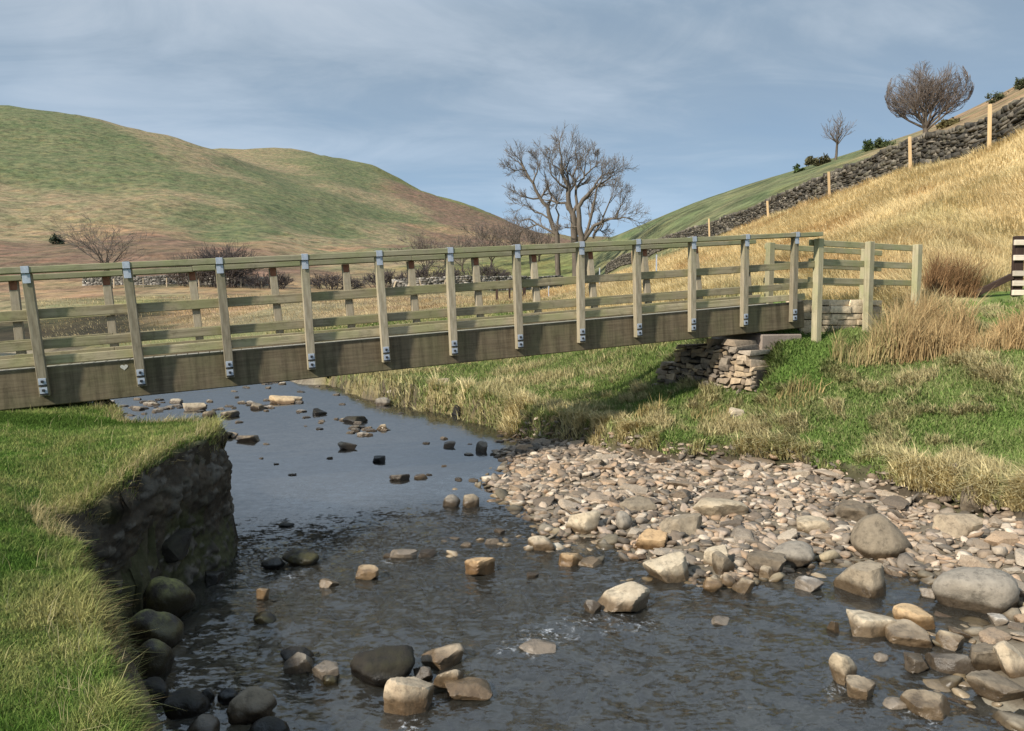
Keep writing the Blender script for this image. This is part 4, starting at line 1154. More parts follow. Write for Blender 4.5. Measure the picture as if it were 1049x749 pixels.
# three tall bare trees in the middle: main limbs follow the photograph, the rest grows from them
def crop2m(cx, cyy, base_px, Y, z0, yj):
    px, py = 490 + cx / 4.68, 110 + cyy / 4.68
    p = P(px, py, Y); return np.array([p[0], Y + yj, p[2]])
def traced(name, limbs, Y, label, seed, ytop, nch=(5, 7), L0=.55):
    r = np.random.default_rng(seed); segs = []
    base_px = limbs[0][0][0]
    for li, (pl, r0, r1) in enumerate(limbs):
        yj = r.uniform(-2.5, 2.5) if li else 0; n = len(pl)
        pts = np.array([crop2m(cx, cyy, 0, Y, 0, yj * k / max(1, n - 1) + (r.normal(0, .15) if k else 0)) for k, (cx, cyy) in enumerate(pl)])
        if li == 0: pts[0][2] = gz(pts[0][0], pts[0][1]) - .2
        # smooth the traced line
        tt = np.linspace(0, 1, n); t2 = np.linspace(0, 1, n * 2 - 1); pts = np.c_[[np.interp(t2, tt, pts[:, k]) for k in range(3)]].T
        pts[1:-1] += r.normal(0, .12, pts[1:-1].shape)
        rads = np.linspace(r0, r1, len(pts)) * 1.25; L = np.linalg.norm(np.diff(pts, axis=0), axis=1).sum()
        segs.append((pts, rads, 0 if li == 0 else 1))
        kids(segs, r, pts, rads, min(max(L, 4.5), 8) * .5, 1, 4, .22, nch, (.4, 1.0), .2, (.5, .72), .018, t0=.30 if li else .5)
    base = segs[0][0][0]; allz = np.concatenate([q[0] for q in segs]); k = (P(575, ytop, Y)[2] - base[2]) / (np.percentile(allz[:, 2], 99.8) - base[2])
    segs = [((q[0] - base) * np.array([min(1, k) * .94, k, k]) + base, q[1], q[2]) for q in segs]
    return finish_tree(name, segs, tuple(base), label, 'tree', M['bark'], M['twig_grey'], 'tall bare trees beyond the bridge')
traced('bare_tree', [([(385, 680), (370, 585), (335, 500), (325, 440), (280, 395), (240, 320), (205, 250), (175, 200)], .34, .09), ([(368, 585), (300, 545), (240, 510), (190, 500)], .16, .05), ([(378, 600), (385, 520), (370, 450), (385, 400)], .16, .05),
                     ([(280, 395), (215, 385), (150, 360)], .12, .04), ([(325, 440), (345, 385), (320, 330), (300, 270)], .14, .04), ([(240, 320), (270, 260), (265, 200)], .11, .04), ([(205, 250), (150, 250), (115, 260)], .08, .03), ([(340, 505), (290, 480), (230, 440), (180, 430)], .12, .04)], 112,
       'tall bare tree leaning left, leftmost trunk of the three tall trees', 31, 147)
traced('bare_tree', [([(470, 680), (458, 540), (450, 455), (425, 400), (420, 320), (390, 240), (382, 180), (375, 115)], .46, .08), ([(450, 455), (400, 405), (330, 385), (270, 370)], .2, .05), ([(425, 380), (438, 290), (412, 200), (440, 130)], .2, .05),
                     ([(450, 455), (478, 400), (470, 320), (520, 250), (530, 170)], .22, .06), ([(420, 320), (370, 300), (320, 250), (300, 180)], .15, .04), ([(470, 330), (450, 250), (480, 180), (470, 120)], .14, .04), ([(520, 250), (570, 210), (600, 170)], .11, .04), ([(390, 240), (340, 190), (330, 120)], .11, .04)], 110,
       'tall bare tree with the highest crown, middle trunk of the three tall trees', 32, 127)
traced('bare_tree', [([(505, 680), (498, 600), (484, 540), (480, 440), (492, 400), (560, 345), (600, 310), (660, 275)], .42, .07), ([(500, 640), (530, 540), (558, 430), (575, 350), (600, 300)], .2, .06), ([(508, 610), (560, 535), (620, 510), (690, 495), (770, 505)], .24, .05),
                     ([(560, 590), (590, 540), (640, 430), (660, 390)], .14, .04), ([(690, 495), (710, 440), (740, 380)], .11, .03), ([(620, 510), (600, 560), (640, 580)], .1, .03), ([(484, 540), (440, 540), (400, 545)], .1, .04), ([(560, 345), (580, 290), (640, 250), (680, 250)], .12, .04), ([(560, 600), (575, 560), (600, 520)], .12, .04)], 108,
       'spreading bare tree reaching right, rightmost trunk of the three tall trees', 33, 160)

def proc_tree(name, px, Y, ytop, label, seed, spread=.9, ntr=1, group=None, cat='tree', py_base=None, mat_c='twig', maxl=4, nch=(4, 6), up=.25, nl=7, trunk_frac=.22, r0=.05, lean=0, rmin=.02, wpx=40, elr=(.35, 1.35), crown_round=False):
    r = np.random.default_rng(seed)
    p = P(px, 300, Y); z0 = gz(p[0], Y); top = P(px, ytop, Y)[2]; Hh = top - z0
    segs = []
    for k in range(ntr):
        b0 = np.array([p[0] + (k - (ntr - 1) / 2) * .5, Y, z0 - .15])
        tp = [b0]; d = np.array([lean + r.normal(0, .1), r.normal(0, .1), 1.0])
        for i in range(3):
            d = d + rvec(r) * .1; d /= np.linalg.norm(d); tp.append(tp[-1] + d * Hh * trunk_frac / 3)
        tp = np.array(tp); rads = np.linspace(Hh * r0, Hh * r0 * .7, 4); segs.append((tp, rads, 0))
        for j in range(nl):
            az = TAU * (j + r.uniform(-.3, .3)) / nl; el = r.uniform(*elr) if j else 1.5
            dd = np.array([math.cos(az) * math.cos(el) * spread, math.sin(az) * math.cos(el) * spread, math.sin(el)]); dd /= np.linalg.norm(dd)
            st = tp[2] + (tp[3] - tp[2]) * r.uniform(-.2, 1)
            branch(segs, r, st, dd, Hh * r.uniform(.38, .5), Hh * r0 * .42, 1, maxl, up, nch, (.35, .85), .18, (.5, .7), rmin)
    segs = fit_segs(segs, (p[0], Y, z0), Hh, wpx * Y / F)
    if crown_round:                                     # draw stray shoots in to a rounded crown
        cen = np.array([p[0], Y, z0 + Hh * .58]); rad = np.array([wpx * Y / F / 2, wpx * Y / F / 2, Hh * .44]); new = []
        for q in segs:
            rr = np.linalg.norm((q[0] - cen) / rad, axis=1); kk = np.where((rr > .9) & (q[0][:, 2] > z0 + Hh * .2), (.9 + .16 * (1 - .9 / np.maximum(rr, .9))) / np.maximum(rr, .9), 1.0)
            new.append((cen + (q[0] - cen) * kk[:, None], q[1], q[2]))
        segs = new
    return finish_tree(name, segs, (p[0], Y, z0), label, cat, M['bark'], M[mat_c], group)
proc_tree('bare_tree', 943, 83, 61, 'round-crowned bare tree on the skyline above the hill wall', 41, spread=1.05, maxl=4, nch=(6, 7), nl=13, trunk_frac=.12, r0=.04, up=.22, rmin=.015, wpx=84, elr=(.45, 1.5), crown_round=True)
proc_tree('bare_tree', 852, 92, 116, 'thin ragged bare tree on the green skyline left of the round-crowned tree', 42, spread=.55, maxl=3, nch=(4, 5), nl=9, trunk_frac=.55, r0=.03, lean=.03, rmin=.018, wpx=28, elr=(.5, 1.4))
proc_tree('bare_tree', 112, 104, 220, 'twin-stemmed pale bare tree behind the left end of the bridge', 43, spread=.8, ntr=2, maxl=4, nch=(3, 5), nl=4, trunk_frac=.38, r0=.024, mat_c='twig_grey', rmin=.017, wpx=84)
for i, (px, Y, yt, sd, lab) in enumerate([(437, 128, 238, 51, 'small bare tree standing apart left in the far valley copse'), (474, 135, 238, 52, 'low bare tree second from the left in the far valley copse'), (503, 140, 226, 53, 'bare brown tree in the middle of the far valley copse'),
                                   (530, 138, 219, 54, 'tallest bare brown tree of the far valley copse'), (552, 142, 226, 55, 'bare brown tree of the far copse right behind the leftmost tall trunk'), (420, 150, 252, 56, 'faint low bare tree at the left tail of the far copse'), (455, 150, 248, 57, 'faint bare bush-like tree between two copse trees')]):
    proc_tree('bare_tree', px, Y, yt, lab, sd, spread=.95, maxl=4, nch=(4, 5), nl=7, trunk_frac=.2, r0=.028, mat_c='twig', group='bare trees of the far copse', rmin=.022, wpx=46)
def thicket(px, Y, ytop, wpx, label, seed, n=34, mat='twig_dark', py=None):
    r = np.random.default_rng(seed); p = P(px, 300, Y); z0 = gz(p[0], Y); Hh = P(px, ytop, Y)[2] - z0; wm = wpx * Y / F / 2; segs = []
    for k in range(n):
        a, q = r.uniform(0, TAU), math.sqrt(r.random()) * .55; st = np.array([p[0] + math.cos(a) * q * wm, Y + math.sin(a) * q * wm * .7, z0 - .1])
        d = np.array([math.cos(a) * q * 1.0 * wm / Hh, math.sin(a) * q * wm / Hh, 1.0]); d /= np.linalg.norm(d)
        branch(segs, r, st, d, Hh * .55 * (1.05 - .5 * q), .05, 1, 3, .1, (5, 7), (.3, .9), .2, (.5, .8), .024)
    segs = fit_segs(segs, (p[0], Y, z0), Hh, wm * 2)
    return finish_tree('thorn_bush', segs, (p[0], Y, z0), label, 'bush', M[mat], M[mat], 'dark leafless bushes in the valley', 1, ('stems', 'crown'))
thicket(230, 106, 250, 66, 'large dome-shaped dark leafless bush behind the third bridge post', 61, 46)
thicket(196, 107, 262, 46, 'grey-brown leafless bush just left of the dome-shaped bush', 62, 24, 'twig')
thicket(275, 104, 278, 50, 'low dark leafless bush just right of the dome-shaped bush', 63, 26)
thicket(340, 104, 280, 60, 'dark leafless thicket behind the fifth bridge post', 64, 34)
thicket(395, 108, 277, 56, 'dark leafless thicket left of the pale tumbled wall', 65, 34)
thicket(445, 112, 272, 60, 'dark leafless thicket directly behind the pale tumbled wall', 66, 34)
thicket(497, 114, 270, 50, 'dark leafless thicket below the tall trees', 67, 28)

def leafy(px, py, Y, wpx, hpx, label, seed, col=(.085, .095, .05), n=800, group=None, ls=.13):
    r = np.random.default_rng(seed); p = P(px, py, Y); z0 = gz(p[0], Y); w, h = wpx * Y / F / 2, hpx * Y / F
    root = empty('evergreen_bush', label, 'bush', (p[0], Y, z0), group)
    segs = []
    branch(segs, r, np.array([0, 0, -.1]), np.array([r.normal(0, .2), r.normal(0, .2), 1.0]), h * .7, .05, 1, 1, .1, (4, 6), (.4, .9), .2, (.5, .7), .02)
    link('trunk', tubes([(s[0], s[1]) for s in segs], 'trunk', M['twig_dark'], 4), root)
    cl = r.normal(size=(11, 3)) * np.array([.55, .45, .30]) + np.array([0, 0, .45])
    c = cl[r.integers(11, size=n)] + r.normal(size=(n, 3)) * .17
    c = c * np.array([w, w * .8, h]); c[:, 2] = np.maximum(c[:, 2], .05)
    s = ls * r.uniform(.6, 1.3, n); a = r.normal(size=(n, 3)); a /= np.linalg.norm(a, axis=1)[:, None]; b = np.cross(a, r.normal(size=(n, 3))); b /= np.linalg.norm(b, axis=1)[:, None]
    V = np.stack([c - a * s[:, None], c + b * s[:, None] * .5, c + a * s[:, None], c - b * s[:, None] * .5], 1).reshape(-1, 3)
    cols = np.repeat(np.array(col)[None] * r.uniform(.6, 1.5, n)[:, None], 4, 0)
    link('foliage', mesh_np('foliage', V, [np.arange(4 * n).reshape(n, 4)], M['leaf'], False, cols), root)
leafy(57, 236, 215, 18, 10, 'small dark evergreen bush alone on the far left hillside', 71, (.05, .062, .042), ls=.3)
leafy(1020, 104, 95, 20, 9, 'dark green bush on the brown skyline right of the round-crowned tree', 72)
leafy(1046, 108, 90, 16, 9, 'dark green bush cut by the right frame edge on the brown hillside', 73)
leafy(890, 154, 86, 10, 9, 'small upright green bush on the skyline between the two hill trees', 74, (.07, .10, .04))
leafy(904, 153, 85, 18, 8, 'low wide green bush on the skyline left of the round-crowned tree', 75, (.08, .10, .045))
leafy(818, 178, 95, 11, 6, 'tiny green bush on the skyline left of the thin tree', 76, (.07, .10, .04))
leafy(838, 172, 92, 20, 8, 'scrubby olive bush at the foot of the thin tree', 77, (.12, .11, .06), ls=.2)
leafy(968, 136, 82, 26, 8, 'olive scrub under the right side of the round-crowned tree', 78, (.17, .15, .07), n=500, ls=.2)
leafy(132, 270, 120, 10, 12, 'small green bush right of the twin-stemmed tree', 79, (.07, .085, .04), ls=.2)

# ------------------------------------------------------------------ GRASS
def blades(px, py, pz, h, w, lean, col, bendk=1.0):
    """lean: (n,2) horizontal offset of the tip as a fraction of the height"""
    n = len(px); a = rng.uniform(0, TAU, n); cx, sx = np.cos(a) * w / 2, np.sin(a) * w / 2
    base = np.c_[px, py, pz]
    lz = np.sqrt(np.clip(1 - .6 * np.minimum(1.2, (lean ** 2).sum(1)), .12, 1))
    mid = base + np.c_[lean[:, 0] * h * .33, lean[:, 1] * h * .33, h * .58 * (1 - (1 - lz) * .3)]
    tip = base + np.c_[lean[:, 0] * h, lean[:, 1] * h, h * lz]
    off = np.c_[cx, sx, np.zeros(n)]
    V = np.stack([base - off, base + off, mid - off * .8, mid + off * .8, tip], 1).reshape(-1, 3)
    i = np.arange(n) * 5
    q = np.c_[i, i + 1, i + 3, i + 2]; t = np.c_[i + 2, i + 3, i + 4]
    C = np.repeat(col, 5, 0).reshape(-1, 5, 3)
    return V, q, t, C.reshape(-1, 3)
class Grass:
    def __init__(self): self.V, self.q, self.t, self.C, self.n = [], [], [], [], 0
    def add(self, *a):
        V, q, t, C = blades(*a); self.V.append(V); self.q.append(q + self.n); self.t.append(t + self.n); self.C.append(C); self.n += len(V)
    def build(self, name):
        return link(name, mesh_np(name, np.concatenate(self.V), [np.concatenate(self.q), np.concatenate(self.t)], M['blade'], False, np.concatenate(self.C)))
def lerp(a, b, t): return np.asarray(a)[None] * (1 - t[:, None]) + np.asarray(b)[None] * t[:, None]

def scatter(n, xr, yr, logy=False):
    x = rng.uniform(*xr, n)
    y = np.exp(rng.uniform(math.log(yr[0]), math.log(yr[1]), n)) if logy else rng.uniform(*yr, n)
    if logy: x = rng.uniform(*xr, n) * y           # xr then means azimuth range
    return x, y
# left turf
G = Grass()
xs, ys = scatter(420000, (-.78, -.18), (2.2, 10.5), True)
z, d, b = ground_all(xs, ys)
drape = (ys < 5.75) | (ys > 8.0)
ok = (d < np.where(drape, .17, .05)) & (xs > -8); xs, ys, z, d = xs[ok], ys[ok], z[ok], d[ok]
n = len(xs)
cl = fbm(xs * 2.2, ys * 2.2, octv=3); cl2 = fbm(xs * 7, ys * 7, octv=2); edge = smooth(-.38, -.02, d) * smooth(-.25, .35, fbm(xs * 1.7 + 4, ys * 1.7, octv=3))
h = (.026 + .036 * rng.random(n) ** 1.5) * (1 + .5 * cl + .3 * cl2) * (1 + .8 * edge)
mott = fbm(xs * 1.1 + 20, ys * 1.1, octv=4)
straw = np.clip(.20 + .45 * cl2 + .55 * mott + .45 * edge + rng.normal(0, .16, n), 0, 1) ** 1.1
dark_band = smooth(7.6, 8.1, ys) * (1 - smooth(8.6, 9.1, ys))  # band of greener, darker blades across the turf before the bridge
straw *= (1 - .85 * dark_band)
col = lerp((.112, .190, .038), (.38, .35, .14), straw) * rng.uniform(.7, 1.3, n)[:, None]
col = col * (1 - .35 * dark_band[:, None])
ln = rng.normal(0, .45, (n, 2)) + np.c_[.35 * fbm(xs * 3, ys * 3), .35 * fbm(xs * 3 + 9, ys * 3)] + (d > -.06)[:, None] * np.array([.40, .05])[None] * rng.uniform(.2, 1.4, n)[:, None]
h = h * (1 + .6 * (d > -.05) * rng.random(n)); dead = (d > .03) & (rng.random(n) < .55); col = np.where(dead[:, None], np.array([.22, .17, .085])[None] * rng.uniform(.5, 1.3, n)[:, None], col)
G.add(xs, ys, z - .004, h, .0035 + .0012 * ys / 3 + rng.uniform(0, .002, n), ln, col)
m = (d > -.16) & (d < .05) & (ys > 5.0) & (rng.random(n) < .22); k = m.sum()
G.add(xs[m], ys[m], z[m] - .005, rng.uniform(.06, .16, k), np.full(k, .005), rng.normal(0, .35, (k, 2)) + np.array([.75, -.25])[None] * rng.uniform(.2, 1.3, k)[:, None], lerp((.30, .25, .12), (.50, .42, .22), rng.random(k)))
# long pale stems along the left lip and in the turf
m = (d > -.20) & (rng.random(n) < .005); m |= rng.random(n) < .0012
k = m.sum(); G.add(xs[m], ys[m], z[m], rng.uniform(.08, .22, k), np.full(k, .003), rng.normal(0, .4, (k, 2)) + np.array([.25, -.1]), lerp((.38, .35, .15), (.50, .42, .24), rng.random(k)))
# right bank
xs, ys = scatter(620000, (-.30, .72), (7.6, 30), True)
z, d, b = ground_all(xs, ys)
ok = (d < np.where(ys > 15, .30, np.where(ys > 12, .22, .17))) & (xs > -6) & ~((ys > 12.6) & (ys < 15.5) & (xs > 2.3 + 0) & (np.abs((xs - 2.35) * (-2.14) - (ys - 15.0) * 1.77) < .0))
xs, ys, z, d = xs[ok], ys[ok], z[ok], d[ok]
gold = smooth(14.2, 15.6, ys - .6 * np.maximum(0, 5 - xs))
keep = rng.random(len(xs)) > gold; xs, ys, z, d = xs[keep], ys[keep], z[keep], d[keep]
n = len(xs)
cl = fbm(xs * 1.1, ys * 1.1, octv=3); cl2 = fbm(xs * 3.2, ys * 3.2, octv=3); edge = smooth(-.9, -.05, d) * np.where(ys > 12, 1.25, 1)
tus = smooth(.14, .40, cl2 + .35 * cl + .28 * edge)
h = (.05 + .06 * rng.random(n)) * (1 + .5 * cl) * (1 + .95 * tus) * (1 + .7 * (d > -.15) * rng.random(n)) * (1 + .5 * smooth(14, 18, ys))
straw = np.clip(.14 + .5 * cl + .66 * tus + .2 * edge + rng.normal(0, .16, n), 0, 1)
up_l = smooth(12.3, 13.2, ys) * smooth(3.0, 4.5, xs) * (1 - smooth(6.2, 7.5, xs)); straw *= 1 - .75 * up_l
col = lerp((.150, .225, .058), (.52, .44, .24), straw) * rng.uniform(.7, 1.3, n)[:, None]
e2 = .02
sx_ = (land_z(xs + .15, ys) - land_z(xs - .15, ys)) / .3; sy_ = (land_z(xs, ys + .15) - land_z(xs, ys - .15)) / .3
ln = rng.normal(0, .38, (n, 2)) + np.c_[-sx_, -sy_] * (.5 + .9 * tus)[:, None] + np.c_[.5 * fbm(xs * 2, ys * 2), .5 * fbm(xs * 2 + 9, ys * 2)]
hang = (d > -.18)[:, None] * np.array([-.2, -.65])[None] * rng.uniform(-.2, 1.5, n)[:, None]; col = col * (1 + .25 * (d > -.12))[:, None]
G.add(xs, ys, z - .005, h, .006 + .0009 * ys + rng.uniform(0, .003, n), ln + hang, col)
xs, ys = scatter(150000, (-.40, .30), (15, 48), True)
z, d, b = ground_all(xs, ys); ok = (d < .2) & (xs > -14); g2 = smooth(.22, .34, cover_col(xs, ys)[:, 0]); ok &= rng.random(len(xs)) > g2
xs, ys, z, d = xs[ok], ys[ok], z[ok], d[ok]; n = len(xs); cl = fbm(xs * .8, ys * .8, octv=4); tus = smooth(.0, .3, cl + .3 * smooth(-1.2, 0, d))
h = (.07 + .10 * rng.random(n)) * (1 + 1.0 * tus); straw = np.clip(.2 + .55 * tus + .3 * cl + rng.normal(0, .16, n), 0, 1)
col = lerp((.135, .195, .052), (.48, .40, .21), straw) * rng.uniform(.7, 1.3, n)[:, None]
G.add(xs, ys, z - .01, h, .006 + .0010 * ys, rng.normal(0, .4, (n, 2)) + np.array([-.1, -.25]), col)
tag(G.build('grass'), kind='stuff')
# golden hillside and reddish rushes of the valley floor
G = Grass()
xs, ys = scatter(460000, (-.62, .80), (14.2, 85), True)
z, d, b = ground_all(xs, ys); 
cc_ = cover_col(xs, ys)
g_ = smooth(.20, .33, cc_[:, 0])
below = np.ones(len(xs), bool)
wla = np.array(wl)
o_ = np.argsort(wla[:, 1]); wallx = np.interp(ys, wla[o_, 1], wla[o_, 0]); below = xs < wallx - .5
ok = (d < -.5) & below & (rng.random(len(xs)) < .12 + .88 * g_) & ~((xs > 4.4) & (xs < 7.6) & (ys < 16.4) & (np.abs((ys - 14.6) - (xs - 5.6) * .42) < .75)) & ~((np.abs(xs - 10.2) < 1.6) & (ys < 16.1))
xs, ys, z, g_ = xs[ok], ys[ok], z[ok], g_[ok]; cc_ = cc_[ok]
n = len(xs); cl = fbm(xs * .8, ys * .8, octv=3); cl2 = fbm(xs * .25, ys * .25, octv=3)
h = (.16 + .22 * rng.random(n)) * (1 + .7 * cl) * (.6 + .4 * g_) * np.where(ys > 40, 1.15, 1)
green = np.clip(.10 + .9 * np.maximum(0, cl2) * (ys < 26) + rng.normal(0, .1, n), 0, .75)
col = lerp((.66, .53, .30), (.28, .29, .12), green)
col = col * .62 + (cc_ * 1.25) * .38
brn = smooth(.10, .38, fbm(xs * .35 + 70, ys * .2, octv=3))[:, None]
col = col * (1 - .28 * brn * np.array([.6, .9, 1.1]))
col = col * rng.uniform(.72, 1.28, n)[:, None]
ln = rng.normal(0, .30, (n, 2)) + np.array([-.55, -.3]) + np.c_[.9 * fbm(xs * .7, ys * .7), .9 * fbm(xs * .7 + 9, ys * .7)]
G.add(xs, ys, z - .01, h, .004 + .0006 * ys + rng.uniform(0, .003, n), ln, col)
tag(G.build('long_grass'), kind='stuff')

# rush clumps by the bridge end
def rushes(name, pts, n, hgt, label, cA, cB, spread=.5):
    xs, ys = [], []
    for (px, py, Y, rr) in pts:
        p = P(px, py, Y); k = n // len(pts)
        a = rng.uniform(0, TAU, k); q = np.sqrt(rng.random(k)) * rr; xs.append(p[0] + np.cos(a) * q); ys.append(p[1] + np.sin(a) * q * .7)
    xs, ys = np.concatenate(xs), np.concatenate(ys); z = ground_all(xs, ys)[0]; n = len(xs)
    h = hgt * rng.uniform(.45, 1.1, n) * np.clip(.85 + 1.0 * fbm(xs * 2.6, ys * 2.6, octv=2), .4, 1.35); cen = np.array([xs.mean(), ys.mean()])
    ln = rng.normal(0, .27, (n, 2)) + np.array([.10, -.05]) + np.c_[.6 * fbm(xs * 2.2, ys * 2.2), .4 * fbm(xs * 2.2 + 9, ys * 2.2)]
    G = Grass(); col = lerp(cA, cB, np.clip(rng.random(n) + .35 * fbm(xs * 4, ys * 4), 0, 1)) * rng.uniform(.7, 1.25, n)[:, None]
    G.add(xs, ys, z - .01, h, rng.uniform(.010, .018, n), ln, col)
    return tag(G.build(name), label, 'rush clump', 'rush clumps by the bridge end')
O1, O2, OG = (.52, .39, .20), (.38, .26, .13), (.24, .24, .10)
rushes('rush_clump', [(875, 355, 12.9, .35), (900, 352, 12.9, .4), (915, 345, 13.2, .4)], 1500, .62, 'straw-coloured rush clump in front of the approach fence posts', O1, OG)
rushes('rush_clump', [(930, 352, 12.8, .45), (955, 352, 12.7, .45), (940, 335, 13.5, .45), (975, 345, 12.9, .4)], 2600, .78, 'tall orange-brown rush clump right of the approach fence', O1, O2)
rushes('rush_clump', [(1000, 345, 12.4, .45), (1030, 345, 12.2, .45), (1055, 348, 12, .4)], 2300, .62, 'orange rush band reaching the right frame edge below the field fence', O1, (.44, .30, .15))
rushes('rush_clump', [(978, 302, 16, .5), (966, 303, 15.9, .45)], 1500, .72, 'round dark brown rush tussock beside the diagonal brace', (.30, .18, .09), (.20, .12, .06))
for pt, lb in (((665, 420, 12.9, .28), 'sparse straw-coloured rushes below the left end of the stone abutment'), ((730, 417, 12.4, .34), 'sparse straw-coloured rushes at the middle of the stone abutment foot'), ((812, 408, 12.1, .42), 'straw-coloured rushes in the green bank right of the stone abutment')):
    rushes('rush_clump', [pt], 230, .34, lb, (.44, .32, .15), OG)

# driftwood at the cliff corner
b = MB(); q0, q1 = PZ(191, 592, .0), P(214, 571, 7.3)
b.beam(q0, q1, .02, .02, bev=.004); tag(link('driftwood', b.mesh('driftwood', M['palewood'])), 'thin bleached stick sticking out of the water at the cliff corner', 'stick')

# rough face of the eroded bank: earth packed with stones
lp = np.array(L_xy[8:18]); lc = np.r_[0, np.cumsum(np.linalg.norm(np.diff(lp, axis=0), axis=1))]
ns_, nz_ = 300, 84
sv_ = np.linspace(0, lc[-1], ns_)
# round the corners of the outline
fine = np.linspace(0, lc[-1], 900); fx, fy = np.interp(fine, lc, lp[:, 0]), np.interp(fine, lc, lp[:, 1]); ker = np.hanning(71); ker /= ker.sum()
fx = np.convolve(np.pad(fx, 35, 'edge'), ker, 'valid'); fy = np.convolve(np.pad(fy, 35, 'edge'), ker, 'valid')
bx, by = np.interp(sv_, fine, fx), np.interp(sv_, fine, fy)
tx_, ty_ = np.gradient(bx), np.gradient(by); tl_ = np.hypot(tx_, ty_); nxx, nyy = ty_ / tl_, -tx_ / tl_
ztop = ground_all(bx - nxx * .22, by - nyy * .22)[0] - .035
tt_ = np.linspace(0, 1, nz_)
PX = bx[None] + nxx[None] * 0 + 0 * tt_[:, None]; PY = by[None] + 0 * tt_[:, None]; PZ_ = -.25 + (ztop[None] + .25) * tt_[:, None]
r7 = np.random.default_rng(77)
npt = 900; ps, pz2 = r7.uniform(0, lc[-1], npt), r7.uniform(-.2, 1.3, npt); pr = r7.uniform(.014, .052, npt) * np.where(r7.random(npt) < .10, 2.2, 1); pc = r7.integers(0, 5, npt)
SS = np.broadcast_to(sv_[None], PZ_.shape)
dd_ = np.full(PZ_.shape, 9.); who = np.zeros(PZ_.shape, int)
for k in range(npt):
    q = np.hypot((SS - ps[k]) * 1.0, (PZ_ - pz2[k]) * 1.25) / pr[k] * (1 + .25 * np.sin(3 * np.arctan2(PZ_ - pz2[k], SS - ps[k] + 1e-6) + k))
    m_ = q < dd_; dd_[m_] = q[m_]; who[m_] = k
stone_b = np.sqrt(np.clip(1 - dd_ ** 2, 0, 1)) * pr[who] * .42
soilz = .075 * fbm(SS * 2.2, PZ_ * 2.2 + 7, octv=5, gain=.58) + .035 * fbm(SS * 14, PZ_ * 14, octv=4, gain=.7)
under = -.10 * smooth(.72, 1.0, tt_)[:, None] + .10 * (1 - smooth(0, .5, tt_))[:, None]
off_ = .12 + soilz + stone_b + under
PX = PX + nxx[None] * off_; PY = PY + nyy[None] * off_
csoil = np.array((.066, .052, .036))[None, None] * (1 + .9 * fbm(SS * 4, PZ_ * 4, octv=4))[..., None]
mossk = smooth(.08, .3, fbm(SS * 1.6 + 3, PZ_ * 1.2, octv=4))[..., None]; csoil = csoil * (1 - .6 * mossk) + np.array((.055, .062, .02))[None, None] * .6 * mossk
pal_ = np.array([(.10, .085, .062), (.15, .13, .10), (.075, .064, .048), (.20, .175, .14), (.12, .105, .075)])
isst = smooth(1.0, .8, dd_)[..., None]
ccf = (csoil * (1 - isst) + pal_[pc[who]] * isst * .62) * .78
wi = np.arange(ns_ * nz_).reshape(nz_, ns_); wq = np.stack([wi[:-1, :-1], wi[:-1, 1:], wi[1:, 1:], wi[1:, :-1]], -1).reshape(-1, 4)
tag(link('earth_bank', mesh_np('earth_bank', np.c_[PX.ravel(), PY.ravel(), PZ_.ravel()], [wq], M['wallstone'], True, ccf.reshape(-1, 3))), kind='structure')

# ------------------------------------------------------------------ LIGHT, SKY
S = Vector((-.67, -.60, .62)).normalized()
sd = bpy.data.lights.new('sun', 'SUN'); sd.energy = 3.1; sd.angle = math.radians(2.5); sd.color = (1.0, .93, .82)
so = bpy.data.objects.new('sun', sd); COL.objects.link(so); so.rotation_euler = (-S).to_track_quat('-Z', 'Y').to_euler(); so.location = (0, 0, 50)
world = bpy.data.worlds.new('World'); scene.world = world; world.use_nodes = True
nt = world.node_tree; nt.nodes.clear()
w = NT.__new__(NT); w.t = nt
out = w.n('ShaderNodeOutputWorld'); bg = w.n('ShaderNodeBackground'); bg.inputs['Strength'].default_value = .1
sky = w.n('ShaderNodeTexSky'); sky.sky_type = 'NISHITA'; sky.sun_disc = False
sky.sun_elevation = math.asin(S.z); sky.sun_rotation = math.atan2(S.x, S.y) % TAU; sky.air_density = 1.0; sky.dust_density = .8; sky.ozone_density = 1.5
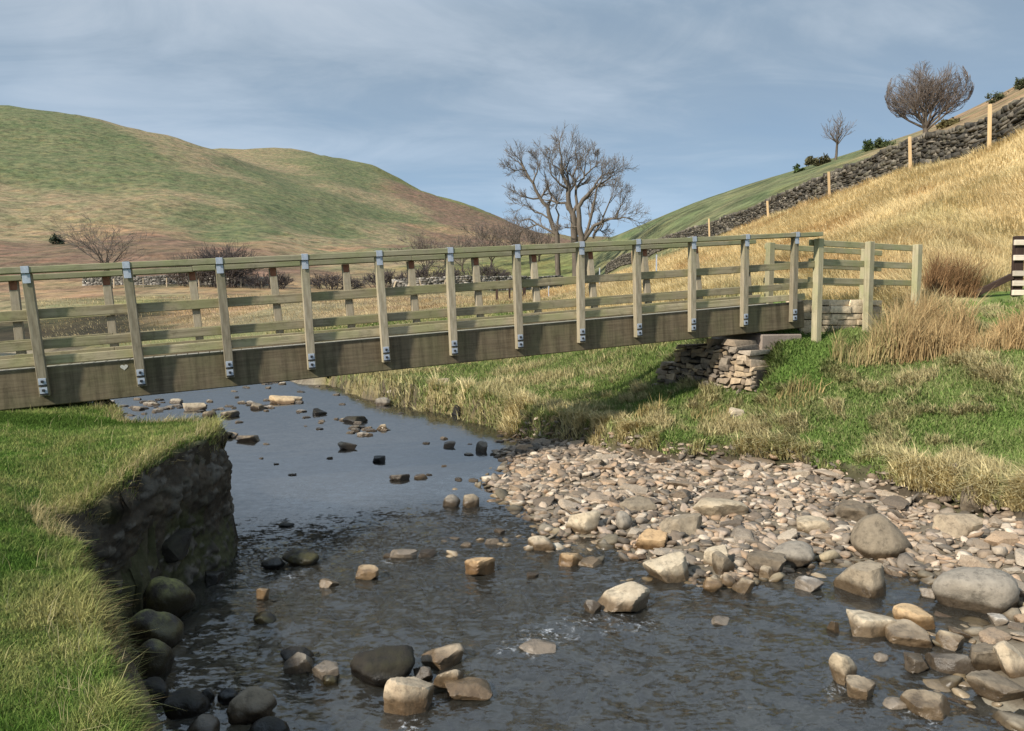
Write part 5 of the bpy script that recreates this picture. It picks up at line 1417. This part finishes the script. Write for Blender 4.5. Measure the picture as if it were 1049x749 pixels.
tc = w.n('ShaderNodeTexCoord'); sep = w.n('ShaderNodeSeparateXYZ'); w.l(tc.outputs['Generated'], sep.inputs[0])
zc = w.math('MAXIMUM', sep.outputs['Z'], .0)
den = w.math('ADD', zc, .16)
cmb = w.n('ShaderNodeCombineXYZ'); w.l(w.math('DIVIDE', sep.outputs['X'], den), cmb.inputs[0]); w.l(w.math('DIVIDE', sep.outputs['Y'], den), cmb.inputs[1])
mp = w.n('ShaderNodeMapping'); mp.inputs['Scale'].default_value = (.55, 1.0, 1); mp.inputs['Rotation'].default_value = (0, 0, .22); mp.inputs['Location'].default_value = (.7, .3, 0); w.l(cmb.outputs[0], mp.inputs['Vector'])
n1 = w.noise(mp.outputs[0], .75, 7, .55, .5); n2 = w.noise(mp.outputs[0], 2.3, 8, .62, .8)
cl = w.math('ADD', w.math('MULTIPLY', n1, .7), w.math('MULTIPLY', n2, .3))
ccol = w.ramp(cl, [(.36, (1.02, 1.38, 1.82)), (.46, (1.40, 1.82, 2.28)), (.54, (2.05, 2.45, 2.90)), (.64, (2.85, 3.15, 3.5))])
clear = w.ramp(zc, [(.0, (2.1, 3.25, 4.5)), (.10, (1.75, 2.75, 3.95)), (.3, (1.5, 2.15, 3.0))])
cov = w.math('MULTIPLY', w.ramp(zc, [(.06, .25), (.32, 1.0)]), w.ramp(cl, [(.30, .55), (.50, 1)]))
skyc = w.mix(.06, w.mix(cov, clear, ccol), sky.outputs[0])
# unseen sky overhead brightened to lift the fill light and water reflections
skyc = w.mix(1.0, skyc, w.math('ADD', 1.0, w.math('MULTIPLY', w.ramp(zc, [(.36, 0.0), (.62, 1.0)]), 1.0)), 'MULTIPLY')
w.l(skyc, bg.inputs[0]); w.l(bg.outputs[0], out.inputs[0])

vs = scene.view_settings; vs.view_transform = 'Standard'; vs.look = 'None'; vs.gamma = 1; vs.exposure = 1.08; vs.use_curve_mapping = False
scene.cycles.max_bounces = 8; scene.cycles.transparent_max_bounces = 8
scene.cycles.use_denoising = True
scene.cycles.caustics_reflective = False; scene.cycles.caustics_refractive = False
